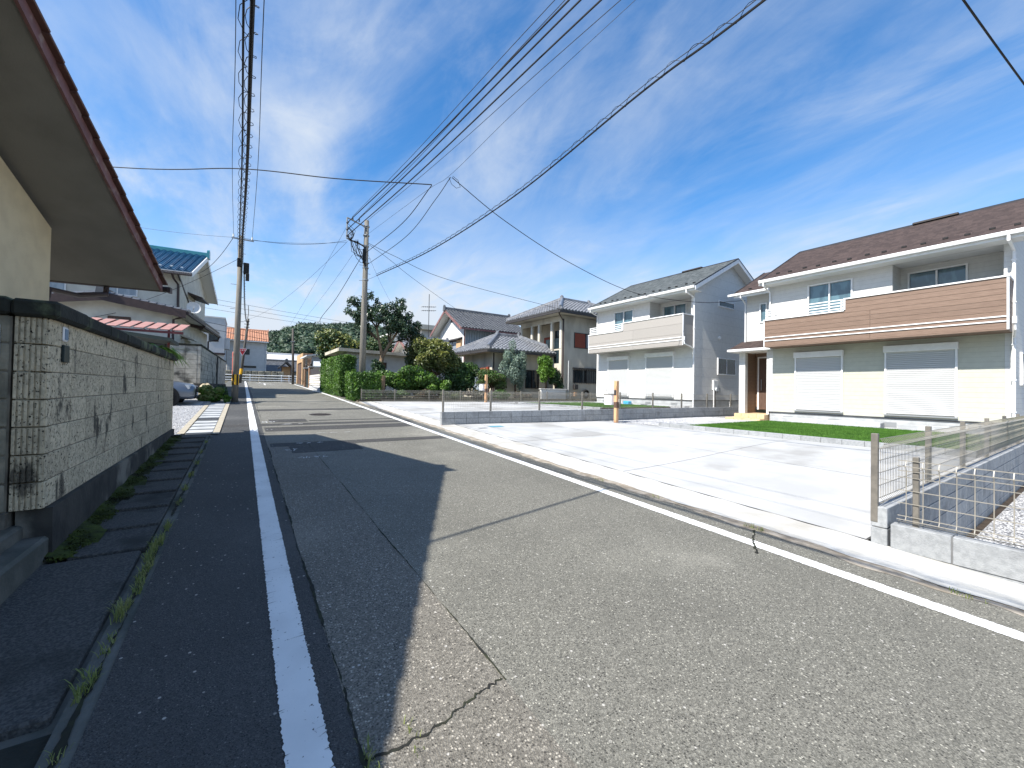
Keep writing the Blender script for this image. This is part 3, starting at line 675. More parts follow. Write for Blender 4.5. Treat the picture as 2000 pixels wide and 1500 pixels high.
# ================================================================ mesh fences
def fence(name, label, a, b, posts, h, dv, rw, postw=.045, ph=.04, ext=0, dh=.12):
    A = Vector(a); B = Vector(b); d = (B-A); L = d.length; d.normalize(); n = Vector((-d.y, d.x, 0))
    t = thing(name, label, 'fence', a); 
    def P(s, z, o=0): return A+d*s+n*o+Vector((0, 0, z))
    for s in posts:
        q = mbp(t); c = P(s, 0, .035)
        if abs(d.x) > .5: q.box((c.x-postw/2, c.y-postw*.6, c.z-.15), (c.x+postw/2, c.y+postw*.6, c.z+h+ph), 'bronze_metal', .004)
        else: q.box((c.x-postw*.6, c.y-postw/2, c.z-.15), (c.x+postw*.6, c.y+postw/2, c.z+h+ph), 'bronze_metal', .004)
        q.build('post', t)
    prof = [(.03, -.0), (.055, -.028), (.085, 0), (h*.42, 0), (h*.52, 0), (h-.105, 0), (h-.06, -.032), (h-.01, .0)]
    ends = [0]+[s for s in posts if 0 < s < L]+[L]
    ends = sorted(set(ends))
    for s0, s1 in zip(ends, ends[1:]):
        q = mbp(t); k = int((s1-s0)/dv)
        for i in range(k):
            s = s0+(i+.5)*(s1-s0)/k
            q.tube([P(s, z, o) for z, o in prof], rw, 'wire_metal', 3, False)
        zz = [(.03, 0), (.055, -.028), (.085, 0), (h-.105, 0), (h-.06, -.032), (h-.01, 0)]+[(z, 0) for z in np.arange(.085+dh, h-.11, dh)]
        for z, o in zz: q.tube([P(s0, z, o), P(s1, z, o)], rw*1.15, 'wire_metal', 4, False)
        q.build('mesh_panel', t)
    return t
fence('mesh_fence', 'low metal mesh fence standing on the wall between the two driveways', (4.75, 10.75, .827), (21.9, 10.75, .827), [.06, 1.65, 3.55, 5.5, 7.5, 9.5, 11.5, 13.5, 15.6], .60, .055, .0032)
fence('mesh_fence', 'tall metal mesh fence on the retaining wall beside the concrete driveway', (5.12, 1.28, .437), (18.2, 1.28, .437), [.0, 1.98, 3.97, 5.97, 7.97, 9.97, 11.97], .66, .052, .0034, .044)
fence('mesh_fence', 'low wide mesh fence along the kerb in front of the gravel plot', (5.16, 1.16, .301), (5.16, -8.4, .301), [.12, 2.1, 4.1, 6.1], .61, .10, .0042, .042, .03)
fence('mesh_fence', 'long metal mesh fence in front of the overgrown garden shrubs', (4.66, 19.80, .80), (20.0, 19.80, .80), [.02, 1.6, 3.4, 5.2, 7.2, 9.2, 11.2, 13.2, 15.0], .58, .055, .0045)
q = MB(); q.box((4.6, 19.72, .6), (20.0, 19.88, .797), 'block_new'); solo(q, 'fence_kerb', 'thin concrete kerb under the long garden mesh fence', 'kerb')
# ================================================================ the two new houses
def window(parent, axis, p, a0, a1, z0, z1, n=2, fr='white_trim', gl='glass_sky', out=-1, dep=.05, name='window', fw_=.045, solid=False):
    """window on plane axis=p; a0..a1 along the other axis; out: direction of outside (+1/-1) along axis"""
    def B(lo, hi, d0, d1, zz0, zz1): 
        A = (p+out*d0, lo, zz0) if axis == 'x' else (lo, p+out*d0, zz0); C = (p+out*d1, hi, zz1) if axis == 'x' else (hi, p+out*d1, zz1); return A, C
    w_ = mbp(parent)
    for lo, hi, zz0, zz1 in ((a0, a1, z1-fw_, z1), (a0, a1, z0, z0+fw_), (a0, a0+fw_, z0+fw_, z1-fw_), (a1-fw_, a1, z0+fw_, z1-fw_)): w_.box(*B(lo, hi, -.06, dep, zz0, zz1), fr)
    o = w_.build(name, parent); st = (a1-a0-2*fw_)/n
    for i in range(n):
        q = mbp(parent); lo = a0+fw_+i*st; pd = .008 if solid else -.05; q.box(*B(lo+.004, lo+st-.004, pd+.010*(i % 2), pd+.012+.010*(i % 2), z0+fw_+.002, z1-fw_-.002), gl); q.build('pane', o)
        if i:
            q = mbp(parent); q.box(*B(lo-.022, lo+.022, -.03, dep*.8, z0+fw_, z1-fw_), fr); q.build('mullion', o)
    return o
def hollow(q, axis, p0, p1, a0, a1, z0, z1, holes, m_):
    """wall slab with rectangular holes (lo, hi, z0, z1)"""
    xs_ = sorted({a0, a1, *[h[0] for h in holes], *[h[1] for h in holes]}); zs = sorted({z0, z1, *[h[2] for h in holes], *[h[3] for h in holes]})
    for i in range(len(xs_)-1):
        run = None
        for j in range(len(zs)-1):
            cx, cz = (xs_[i]+xs_[i+1])/2, (zs[j]+zs[j+1])/2
            if any(h[0] < cx < h[1] and h[2] < cz < h[3] for h in holes): continue
            A, B = (p0, xs_[i], zs[j]), (p1, xs_[i+1], zs[j+1])
            if axis == 'y': A, B = (xs_[i], p0, zs[j]), (xs_[i+1], p1, zs[j+1])
            q.box(A, B, m_)
def new_house(label, X0, Y0, zf, C):
    h = thing('detached_house', label, 'house', (X0, Y0, zf)); LOCAL.add(h.name)
    up_m, lo_m, side_m = ('siding_white', 'siding_cream', 'siding_white') if C else ('siding_grey', 'siding_grey', 'siding_grey')
    sh_m = 'shingle_brown' if C else 'shingle_grey'
    D, L, S = 6.3, 6.37, .515
    zt = lambda x: 5.34+S*(x+.6) if x < 3.15 else 5.34+S*(6.9-x)       # roof top surface
    q = MB(); q.box((.03, .03, -.75), (D-.03, L-.03, -.03), 'concrete_found'); f = q.build('foundation', h)
    for y in (.9, 2.45, 4.0, 5.5): MB().box((.018, y, -.33), (.032, y+.34, -.17), 'galv').build('vent', f)
    MB().box((-.012, -.012, -.045), (D, L, -.02), 'dark_flash').box((-.02, -.02, -.016), (D, L, 0), 'galv').build('flashing', h)
    # walls
    q = MB(); q.box((0, .152, .002), (.15, L-.152, 2.6), lo_m)
    q.build('lower_front_wall', h)
    win = (3.62, 5.0, 2.74, 4.91); rec = (.17, 2.56, 2.6, 5.13)
    q = MB(); hollow(q, 'x', 0, .15, .152, L-.152, 2.602, 5.5, [win, rec], up_m); q.build('upper_front_wall', h)
    q = MB(); hollow(q, 'x', .9, 1.0, .17, 2.56, 2.6, 5.13, [(.98, 2.37, 2.72, 4.95)], up_m); q.box((.152, .152, 2.6), (.9, .168, 5.13), up_m); q.box((.15, 2.562, 2.6), (1.0, 2.66, 5.13), up_m); q.box((.15, .17, 5.132), (.9, 2.56, 5.2), 'white_soffit'); q.build('balcony_recess', h)
    pent = lambda y, d: [(0, y, .002), (D, y, .002), (D, y, zt(D)-.15), (3.15, y, zt(3.149)-.15), (0, y, zt(0)-.15)]
    q = MB(); q.prism([(x, y, z) for x, y, z in pent(0, 0)], (0, .15, 0), side_m); ns = q.build('side_wall', h)
    q = MB(); q.prism(pent(L-.15, 0), (0, .15, 0), side_m); q.build('side_wall', h)
    q = MB(); q.box((D-.15, .15, .002), (D, L-.15, 5.4), side_m); q.build('back_wall', h)
    # roof
    y0, y1 = -.40, L+.12
    def roof(y0, y1, xe, ze, xr, zrr, xb, zb, verge=(True, True)):
        r_ = MB()
        for (xa, za, xc, zc) in ((xe, ze, xr, zrr), (xb, zb, xr, zrr)):
            r_.prism([(xa, y0, za-.03), (xc, y0, zc-.03), (xc, y0, zc), (xa, y0, za)], (0, y1-y0, 0), sh_m)
        ro = r_.build('roof', h)
        q = MB()
        for (xa, za, xc, zc) in ((xe, ze, xr, zrr), (xb, zb, xr, zrr)):
            q.prism([(xa, y0+.02, za-.15), (xc, y0+.02, zc-.15), (xc, y0+.02, zc-.032), (xa, y0+.02, za-.032)], (0, y1-y0-.04, 0), 'white_soffit')
        q.build('roof_deck', ro)
        for (xa, za, xc, zc) in ((xe, ze, xr, zrr), (xb, zb, xr, zrr)):
            for yy, on in ((y0, verge[0]), (y1, verge[1])):
                if not on: continue
                d = -.022 if yy == y0 else .002
                q = MB(); q.prism([(xa, yy+d, za-.23), (xc, yy+d, zc-.23), (xc, yy+d, zc-.034), (xa, yy+d, za-.034)], (0, .02, 0), 'white_trim'); q.build('barge_board', ro)
        for (xa, za, xc, zc) in ((xe, ze, xr, zrr), (xb, zb, xr, zrr)):
            for yy, on in ((y0, verge[0]), (y1, verge[1])):
                if on: MB().prism([(xa, yy-.03, za-.03), (xc, yy-.03, zc-.03), (xc, yy-.03, zc+.022), (xa, yy-.03, za+.022)], (0, .06, 0), 'dark_flash').build('verge_trim', ro)
        return ro
    ro = roof(y0, y1, -.6, 5.34, 3.15, zt(3.149), 6.9, 5.34)
    MB().box((2.98, y0+1.9, zt(3.149)-.04), (3.32, y0+3.1, zt(3.149)+.045), 'dark_metal', .02).build('ridge_vent', ro)
    MB().prism([(3.02, y0, zt(3.02)), (3.15, y0, zt(3.149)+.03), (3.28, y0, zt(3.28))], (0, y1-y0, 0), 'dark_flash').build('ridge_cap', ro)
    sg = MB().box((-.035, -.06, 0), (.035, .06, .06), 'black', .006).mesh('snow_guard')
    for i in range(14): inst(sg, 'snow_guard', ro, (-.6+.38+.10*(i % 2), y0+.3+i*.47, zt(-.22+.10*(i % 2))-.008))
    MB().box((-.585, y0+.02, 5.115), (-.56, y1-.02, 5.29), 'white_trim').build('fascia', ro)
    MB().box((-.56, y0+.02, 5.115), (0, y1-.02, 5.14), 'white_soffit').build('soffit', h)
    q = MB(); q.prism([(-.60, y0, 5.31), (-.71, y0, 5.31), (-.715, y0, 5.27), (-.69, y0, 5.20), (-.62, y0, 5.20), (-.60, y0, 5.24)], (0, y1-y0, 0), 'white_trim'); q.build('gutter', h)
    q = MB(); q.tube([(-.655, .02, 5.20), (-.655, .02, 5.06), (-.30, .0, 4.98), (-.06, -.02, 4.86), (-.06, -.02, -.35)], .037, 'white_trim', 8)
    for z in (4.6, 3.4, 2.2, 1.2, .3): q.box((-.11, -.07, z), (-.01, .03, z+.03), 'white_trim')
    q.build('downpipe', h)
    MB().tube([(-.655, L-.05, 5.20), (-.655, L-.05, 5.08), (-.28, L-.02, 4.98), (-.05, L-.04, 4.9), (-.05, L-.04, 4.0)], .034, 'white_trim', 8).build('downpipe', h)
    # balcony
    bl = MB().box((-.86, .03, 2.60), (-.002, 6.12, 2.70), 'white_soffit').build('balcony', h)
    MB().box((-.90, -.002, 2.555), (-.002, 6.155, 2.598), 'board_brown' if C else 'board_grey').build('soffit', bl)
    bm = 'board_brown' if C else 'board_grey'
    pitch = .157 if C else .485
    z = 2.60; i = 0
    while z < 4.0:
        z1 = min(z+pitch-.006, 4.0)
        if z < 3.6:
            z1l = min(z1, 3.6)
            segs = [(0.0, 3.575 if z1 > 3.6 and z1l < z1 else 2.6), ] if False else None
        if z1 <= 3.605: parts_ = [(.03, 2.9), (2.906, 6.15)]
        elif z < 3.6: parts_ = [(.03, 3.575)]; MB().box((-.90, 3.581, z), (-.875, 6.15, 3.6), bm, .003).build('board', bl)
        else: parts_ = [(.03, 3.575)]
        for a, b in parts_: MB().box((-.90, a, z), (-.875, b, z1), bm, .003).build('board', bl)
        MB().box((-.87, 0, z), (-.004, .024, z1), bm, .003).build('board', bl)
        if z1 <= 3.605: MB().box((-.87, 6.13, z), (-.004, 6.153, z1), bm, .003).build('board', bl)
        z += pitch
    MB().box((-.872, .026, 2.702), (-.80, 3.57, 3.99), 'white_soffit').box((-.872, 3.572, 2.702), (-.80, 6.12, 3.59), 'white_soffit').box((-.79, .026, 2.702), (-.01, .08, 3.99), 'white_soffit').build('inner_wall', bl)
    q = MB(); q.box((-.935, -.03, 4.002), (-.76, 3.60, 4.045), 'white_trim'); q.box((-.76, -.03, 4.002), (-.01, .10, 4.045), 'white_trim'); q.box((-.935, 3.60, 3.602), (-.76, 6.19, 3.645), 'white_trim'); q.box((-.76, 6.07, 3.602), (-.01, 6.19, 3.645), 'white_trim'); q.box((-.93, 3.555, 3.647), (-.77, 3.60, 4.0), 'white_trim'); q.build('cap_rail', bl)
    q = MB(); q.box((-.918, -.018, 2.57), (-.86, .026, 4.0), 'white_trim'); q.box((-.918, 6.14, 2.57), (-.87, 6.17, 3.6), 'white_trim'); q.build('corner_trim', bl)
    for zz in (2.915, 2.785): MB().box((-.925, .028, zz), (-.902, 6.138, zz+.034), 'white_trim').build('stripe', bl)
    rl = MB()
    for y in (3.66, 4.85, 6.05): rl.box((-.87, y, 3.645), (-.83, y+.04, 4.02), 'white_trim')
    rl = rl.build('railing', bl)
    for zz in (3.70, 3.80, 3.90, 4.0): MB().box((-.868, 3.602, zz), (-.835, 6.13, zz+.035), 'white_trim').box((-.83, 6.09, zz), (-.02, 6.125, zz+.035), 'white_trim').build('bar', rl)
    MB().box((-.97, -.12, 2.75), (-.90, -.035, 2.95), 'white_trim', .01).tube([(-.93, -.08, 2.76), (-.90, -.08, 2.62), (-.35, -.06, 2.5), (-.06, -.03, 2.44)], .03, 'white_trim', 8).build('drain_box', bl) if not C else MB().box((-.60, -.12, 2.75), (-.50, -.035, 2.95), 'white_trim', .01).tube([(-.55, -.08, 2.76), (-.5, -.08, 2.6), (-.2, -.05, 2.5), (-.06, -.03, 2.42)], .03, 'white_trim', 8).build('drain_box', bl)
    # openings
    window(h, 'x', 0, *win[:2], win[2], win[3], 2)
    window(h, 'x', .9, .98, 2.37, 2.72, 4.95, 2)
    for a, b, t in ((3.88, 5.41, 2.25), (1.06, 2.74, 2.29)):
        s_ = MB().box((-.075, a, .10), (.0, a+.05, t-.12), 'white_trim').box((-.075, b-.05, .10), (.0, b, t-.12), 'white_trim').build('shutter', h)
        MB().box((-.15, a-.02, t-.12), (.0, b+.02, t+.10), 'white_trim', .01).build('shutter_box', s_)
        q = MB(); zz = .12
        while zz < t-.13:
            q.prism([(-.028, a+.052, zz), (-.045, a+.052, zz+.006), (-.045, a+.052, zz+.052), (-.028, a+.052, zz+.058)], (0, b-a-.104, 0), 'shutter'); zz += .0605
        q.build('slats', s_)
        MB().box((-.09, a-.01, .055), (.0, b+.01, .098), 'aluminium').build('sill', s_)
    for a, b in ((2.75, 6.1), (.2, 2.3)): MB().box((-.42, a, -.80), (-.0, b, -.20 if C else -.30), 'concrete_found', .01).build('concrete_step', h)
    # side wall fittings
    if not C:
        window(h, 'y', 0, 2.05, 3.55, 4.74, 5.06, 1, gl='glass_dark', dep=.05, solid=True)
        window(h, 'y', 0, 2.02, 3.70, 1.28, 2.14, 2, gl='glass_dark', dep=.05, solid=True)
        MB().tube([(2.14, 0, 3.15), (2.14, -.09, 3.15)], .085, 'white_trim', 12).build('vent_hood', h)
        mt = MB().box((1.58, -.09, .50), (1.98, -.002, .98), 'white_trim', .01).build('meter_box', h)
        MB().tube([(1.80, -.08, .52), (1.80, -.15, .52)], .10, 'lamp_glass', 14).build('dial', mt); MB().box((2.03, -.10, .38), (2.17, -.002, .62), 'galv', .01).build('junction_box', mt)
        q = MB(); q.tube([(1.62, -.06, .55), (1.62, -.06, -.5)], .028, 'white_trim', 8); q.tube([(1.76, -.05, .5), (1.80, -.05, -.5)], .02, 'wood_dark', 6); q.build('conduit', mt)
        MB().tube([(3.0, -.12, -.36), (3.02, -.12, -.2), (2.97, -.12, -.12)], .02, 'white_trim', 6).build('tap', h)
        MB().box((-.05, 5.42, .34), (-.002, 5.52, .52), 'aluminium', .01).build('tap_box', h)
    else:
        window(h, 'y', 0, 1.4, 3.0, 1.1, 2.1, 2, gl='glass_dark', dep=.05, solid=True)
    if C:
        # entrance bay
        q = MB(); hollow(q, 'x', .9, 1.05, L+.002, 7.72, 2.7, 5.38, [(6.86, 7.16, 3.84, 4.70)], up_m); q.box((1.05, 7.57, 2.7), (5.2, 7.72, 5.5), up_m); q.box((.92, 6.40, 2.62), (5.2, 7.71, 2.698), 'white_soffit'); q.box((1.4, 7.57, 0), (5.2, 7.715, 2.62), up_m); q.box((5.05, L+.002, 0), (5.2, 7.57, 5.4), up_m); q.build('entrance_bay', h)
        window(h, 'x', .9, 6.86, 7.16, 3.84, 4.70, 1, dep=.04)
        roof(L+.13, 8.0, .35, 5.22, 3.1, 5.22+2.75*S, 5.85, 5.22, (False, True))
        q = MB(); q.prism([(.35, L+.13, 5.19), (.25, L+.13, 5.19), (.25, L+.13, 5.10), (.35, L+.13, 5.10)], (0, 1.75, 0), 'white_trim'); q.box((.36, L+.13, 5.0), (.385, 7.98, 5.17), 'white_trim'); q.build('gutter', h)
        MB().tube([(.30, 7.7, 5.1), (.30, 7.7, 4.98), (.7, 7.75, 4.86), (.86, 7.76, 4.75), (.86, 7.76, 2.9)], .03, 'white_trim', 8).build('downpipe', h)
        for i in range(2): inst(sg, 'snow_guard', ro, (.62, 6.9+.55*i, 5.22+.27*S-.008))
        q = MB(); q.prism([(-.22, 6.20, 2.60), (.9, 6.20, 3.02), (.9, 6.20, 3.06), (-.22, 6.20, 2.64)], (0, 1.72, 0), sh_m); pr = q.build('porch_roof', h)
        MB().box((-.22, 6.20, 2.50), (-.195, 7.92, 2.625), 'white_trim').box((-.19, 7.895, 2.50), (.9, 7.92, 2.60), 'white_trim').box((-.19, 6.40, 2.50), (.9, 7.89, 2.53), 'white_soffit').box((-.31, 6.18, 2.53), (-.222, 7.95, 2.62), 'white_trim').build('fascia', pr)
        MB().box((.2, 7.42, -.14), (.42, 7.68, 2.498), up_m).build('porch_post', h)
        MB().box((.02, L+.002, -.14), (.9, L+.10, 2.498), up_m).build('porch_side_wall', h)
        MB().box((1.32, 6.36, 0), (1.42, 7.56, 2.6), 'porch_wood').box((.42, 7.50, -.14), (1.32, 7.56, 2.498), 'porch_wood').build('porch_wall', h)
        d = MB().box((1.26, 6.50, .02), (1.318, 7.34, 2.3), 'wood_dark').build('door', h)
        MB().box((1.25, 6.44, .0), (1.322, 6.50, 2.36), 'white_trim').box((1.25, 7.34, .0), (1.322, 7.40, 2.36), 'white_trim').box((1.25, 6.50, 2.302), (1.322, 7.34, 2.36), 'white_trim').build('door_frame', d)
        MB().tube([(1.21, 7.22, .85), (1.21, 7.22, 1.35)], .016, 'galv', 8).build('handle', d)
        MB().box((1.30, 7.4, .0), (1.33, 7.5, .12), 'dark_metal').build('skirting', h)
        for x0_, y1_, z0_, z1_ in ((-.30, 7.62, -.32, -.15), (-.66, 7.82, -.60, -.32)):
            n = 4
            for i in range(n): MB().box((x0_, 6.40+(y1_-6.40)*i/n+.003, z0_), (1.3, 6.40+(y1_-6.40)*(i+1)/n-.003, z1_), 'tile_step', .006).build('porch_step', h)
    return h
new_house('new white house with brown boarded balcony and dark brown shingle roof', 18.1, 1.66, .80, True)
new_house('new white house with grey beige balcony and grey shingle roof', 17.9, 11.25, 1.16, False)
# gate posts with letter boxes
def gatepost(X, Y, z, label):
    t = thing('gate_post', label, 'gate post', (X, Y, z))
    mbp(t).box((X-.06, Y-.06, z-.1), (X+.06, Y+.06, z+1.47), 'wood_post', .005).build('post', t)
    mbp(t).box((X-.063, Y-.066, z+.52), (X+.066, Y+.066, z+.73), 'wood_dark', .003).build('band', t)
    mbp(t).box((X-.075, Y-.05, z+.97), (X-.062, Y+.05, z+1.15), 'dark_metal', .004).build('intercom', t)
    mbp(t).box((X-.075, Y-.05, z+1.19), (X-.062, Y+.05, z+1.30), 'wood_tan').build('name_plate', t)
    m2 = mbp(t).box((X-.2, Y+.063, z+.62), (X+.16, Y+.40, z+.98), 'white_trim', .012).build('letter_box', t)
    mbp(t).box((X-.215, Y+.06, z+.975), (X+.17, Y+.41, z+1.0), 'bronze_metal', .004).build('lid', m2)
gatepost(11.0, 9.85, .40, 'wooden gate post with white letter box before the brown balcony house')
gatepost(10.8, 18.7, .80, 'wooden gate post with white letter box before the grey balcony house')
for (x, y, Zl, a, b, m_, lab) in ((6.1, 9.95, .4, .22, .13, 'lid_blue', 'blue water meter lid set in the pale concrete driveway'), (5.55, 9.75, .4, .13, .07, 'galv', 'small grey valve lid set in the pale concrete driveway')):
    q = MB(); q.grid(lambda u, v: (x-a+2*a*u, y-b+2*b*v, lotz(x-a+2*a*u, y-b+2*b*v, Zl)+.004), 3, 3, m_)
    q.grid(lambda u, v: (x-a*.8+1.6*a*u, y-b*.7+1.4*b*v, lotz(x-a*.8+1.6*a*u, y-b*.7+1.4*b*v, Zl)+.008), 3, 3, m_); solo(q, 'meter_lid', lab, 'lid')
q = MB(); q.box((17.1, 14.5, .79), (17.4, 14.85, 1.0), 'plastic_blue', .03); solo(q, 'bucket', 'small blue plastic tub beside the grey balcony house', 'tub')
# ================================================================ old houses
def inside(poly, u, v):
    c = False; n = len(poly)
    for i in range(n):
        (x1, y1), (x2, y2) = poly[i], poly[(i+1) % n]
        if (y1 > v) != (y2 > v) and u < (x2-x1)*(v-y1)/(y2-y1)+x1: c = not c
    return c
def kawara(q, O, U, V, poly, m_, tw=.29, th=.27, amp=.085):
    O = Vector(O); U = Vector(U).normalized(); V = Vector(V).normalized(); N = U.cross(V)
    if N.z < 0: N = -N
    us = [p_[0] for p_ in poly]; vs_ = [p_[1] for p_ in poly]; k = q._m(m_)
    nu = int((max(us)-min(us))/tw)+1; nv = int((max(vs_)-min(vs_))/th)+1
    hs_ = [0, .55, 1, .75, .12]
    for j in range(nv):
        for i in range(nu):
            u0, v0 = min(us)+i*tw, min(vs_)+j*th
            if not inside(poly, u0+tw/2, v0+th*.5): continue
            b = len(q.v)
            for s_, dz in ((0, .035), (1, .0)):
                for t in range(5):
                    P = O+U*(u0+tw*t/4)+V*(v0+th*(s_*1.08))+N*(hs_[t]*amp+dz+.012); q.v.append(tuple(P-q.o))
            for t in range(4): q.f.append((b+t, b+t+1, b+t+6, b+t+5)); q.mi.append(k)
            # lower lip
            b2 = len(q.v)
            for t in range(5): P = O+U*(u0+tw*t/4)+V*v0-N*.0; q.v.append(tuple(P-q.o))
            for t in range(4): q.f.append((b2+t, b2+t+1, b+t+1, b+t)); q.mi.append(k)
def ridge(q, a, b, m_, r_=.12, ends=True):
    a = Vector(a); b = Vector(b); d = (b-a).normalized(); s_ = d.cross(Vector((0, 0, 1))).normalized()
    for w_, h0, h1 in ((.15, -.05, .08), (.12, .08, .15)):
        q.prism([a-s_*w_+Vector((0, 0, h0)), a+s_*w_+Vector((0, 0, h0)), a+s_*w_*.9+Vector((0, 0, h1)), a-s_*w_*.9+Vector((0, 0, h1))], b-a, m_)
    q.tube([a+Vector((0, 0, .17)), b+Vector((0, 0, .17))], .085, m_, 7)
    if ends:
        for p_, sg_ in ((a, -1), (b, 1)): q.prism([p_-s_*.2+Vector((0, 0, -.1)), p_+s_*.2+Vector((0, 0, -.1)), p_+s_*.14+Vector((0, 0, .32)), p_+Vector((0, 0, .42)), p_-s_*.14+Vector((0, 0, .32))], d*sg_*.12, m_)
def gable_roof(parent, x0, x1, y0, y1, ze, zr_, axis, m_, trim, t=.14, soff='white_soffit', tiles=True, rg=None, barge=.22):
    """ridge along axis; eaves at the other axis' ends"""
    rf = None
    if axis == 'x':
        ym = (y0+y1)/2; eav = ((y0, 1), (y1, -1)); L_ = x1-x0; h_ = math.hypot(ym-y0, zr_-ze)
        sec = lambda y, dz0, dz1: [(x0, y, ze+dz0), (x0, ym, zr_+dz0), (x0, ym, zr_+dz1), (x0, y, ze+dz1)]
        ext = (L_, 0, 0)
    else:
        ym = (x0+x1)/2; eav = ((x0, 1), (x1, -1)); L_ = y1-y0; h_ = math.hypot(ym-x0, zr_-ze)
        sec = lambda x, dz0, dz1: [(x, y0, ze+dz0), (ym, y0, zr_+dz0), (ym, y0, zr_+dz1), (x, y0, ze+dz1)]
        ext = (0, L_, 0)
    q = mbp(parent)
    for e, _ in eav: q.prism(sec(e, -t, -.0), ext, soff)
    rf = q.build('roof', parent)
    q = mbp(parent)
    for e, sg_ in eav:
        if axis == 'x': O, U, V = (x0, e, ze), (1, 0, 0), (0, sg_*(ym-y0), zr_-ze)
        else: O, U, V = (e, y0, ze), (0, 1, 0), (sg_*(ym-x0), 0, zr_-ze)
        if tiles: kawara(q, O, U, V, [(0, -.06), (L_, -.06), (L_, h_), (0, h_)], m_)
        else: q.prism(sec(e, .002, .05), ext, m_)
    if axis == 'x': ridge(q, (x0, ym, zr_), (x1, ym, zr_), rg or m_)
    else: ridge(q, (ym, y0, zr_), (ym, y1, zr_), rg or m_)
    q.build('roof_tiles', rf)
    for e, _ in eav:
        for off in (0, 1):
            q = mbp(parent); P = sec(e, -barge, .03); d = .035
            sh = Vector(ext)*off; dv = Vector(ext).normalized()*d*(-1 if off == 0 else 1)
            q.prism([Vector(p_)+sh for p_ in P], dv, trim); q.build('barge_board', rf)
    for e, sg_ in eav:
        q = mbp(parent)
        if axis == 'x': q.box((x0, e-.05*sg_-.05, ze-.14), (x1, e-.05*sg_+.05, ze-.02), trim)
        else: q.box((e-.05*sg_-.05, y0, ze-.14), (e-.05*sg_+.05, y1, ze-.02), trim)
        q.build('gutter', rf)
    return rf
def pentwall(parent, x0, x1, y0, y1, z0, ze, zr_, axis, m_, name='wall', th=.12, m2=None):
    """four walls, gables closed; ze at walls"""
    q = mbp(parent)
    if axis == 'x':
        ym = (y0+y1)/2
        for x, d in ((x0, th), (x1, -th)): q.prism([(x, y0, z0), (x, y1, z0), (x, y1, ze), (x, ym, zr_), (x, y0, ze)], (d, 0, 0), m_)
        q.box((x0+th, y0, z0), (x1-th, y0+th, ze), m2 or m_); q.box((x0+th, y1-th, z0), (x1-th, y1, ze), m2 or m_)
    else:
        xm = (x0+x1)/2
        for y, d in ((y0, th), (y1, -th)): q.prism([(x0, y, z0), (x1, y, z0), (x1, y, ze), (xm, y, zr_), (x0, y, ze)], (0, d, 0), m_)
        q.box((x0, y0+th, z0), (x0+th, y1-th, ze), m2 or m_); q.box((x1-th, y0+th, z0), (x1, y1-th, ze), m2 or m_)
    return q.build(name, parent)
# ---- near house on the left (local frame: barge plane x=0, eave y=0)
nh = thing('old_house', 'cream stucco house with wide olive soffit and red brown gable board above the stone wall', 'house', (-1.29, 9.89, .4), -.1414)
sl_ = .468; ze = 2.81; yr = -4.164; zR = ze+sl_*4.164; W = -9.5; YN = -10.6; zN = zR-sl_*(yr-YN)
q = MB(); q.prism([(-.94, -1.29, .0), (-.94, -9.6, .0), (-.94, -9.6, zN+sl_*1.0-.05), (-.94, yr, zR-.05), (-.94, -1.29, ze+sl_*1.29-.05)], (W+.94+.4, 0, 0), 'stucco_cream'); q.build('wall', nh)
q = MB()
for ya, zy in ((0, ze), (YN, zN)): q.prism([(-.03, ya, zy+.02), (-.03, yr, zR+.02), (-.03, yr, zR+.16), (-.03, ya, zy+.16)], (W+.03, 0, 0), 'soffit_olive')
rf = q.build('roof', nh)
for ya, zy, d in ((0, ze, .02), (YN, zN, -.02)): MB().prism([(-.03, ya+d, zy-.0), (-.03, yr, zR-.0), (-.03, yr, zR+.215), (-.03, ya+d, zy+.215)], (.032, 0, 0), 'barge_red').build('barge_board', rf)
q = MB()
for ya, zy, d in ((0, ze, .06), (YN, zN, -.06)): q.prism([(.03, ya+d, zy+.19), (.03, yr, zR+.22), (.03, yr, zR+.245), (.03, ya+d, zy+.215)], (W, 0, 0), 'dark_flash')
q.build('roof_deck', rf)
a_ = math.atan(sl_); vt = MB().box((-.32, -.005, 0), (.068, .30, .032), 'tile_brown', .006).mesh('verge_tile')
for sgn in (1, -1):
    for i in range(17 if sgn == 1 else 24):
        y = (.08-i*.272)*sgn if sgn == 1 else YN-.08+i*.272
        o = inst(vt, 'verge_tile', rf, (0, y if sgn == 1 else y, (ze if sgn == 1 else zN)+.245+(i*.272)*sl_)); o.rotation_euler = (-a_+R(4.5), 0, 0) if sgn == 1 else (a_-R(4.5), 0, 0)
        if sgn == 1: o.location.y -= .29
q = MB()
for ya, zy, ln_ in ((0, ze, 4.55), (YN, zN, 7.05)):
    kawara(q, (W, ya+(.03 if ya == 0 else -.03), zy+.20), (1, 0, 0), (0, (-1 if ya == 0 else 1), sl_), [(0, 0), (-W-.30, 0), (-W-.30, ln_), (0, ln_)], 'tile_brown', .3, .27, .02)
ridge(q, (W, yr, zR+.18), (-.05, yr, zR+.18), 'tile_brown', ends=False); q.build('roof_tiles', rf)
q = MB(); q.tube([(W, .07, ze+.02), (.09, .07, ze+.06)], .055, 'brown_trim', 8); q.box((.07, .005, ze-.0), (.12, .13, ze+.10), 'brown_trim'); q.build('gutter', nh)
q = MB(); q.tube([(-.80, .07, ze+.0), (-.80, .05, ze-.13), (-.95, -.5, ze-.28), (-1.02, -1.12, ze-.32), (-1.02, -1.2, ze-.55), (-1.02, -1.2, .1)], .042, 'brown_trim', 8); q.build('downpipe', nh)
MB().box((W+.4, -1.30, 0), (-.93, -1.28, .35), 'footing').build('plinth', nh)
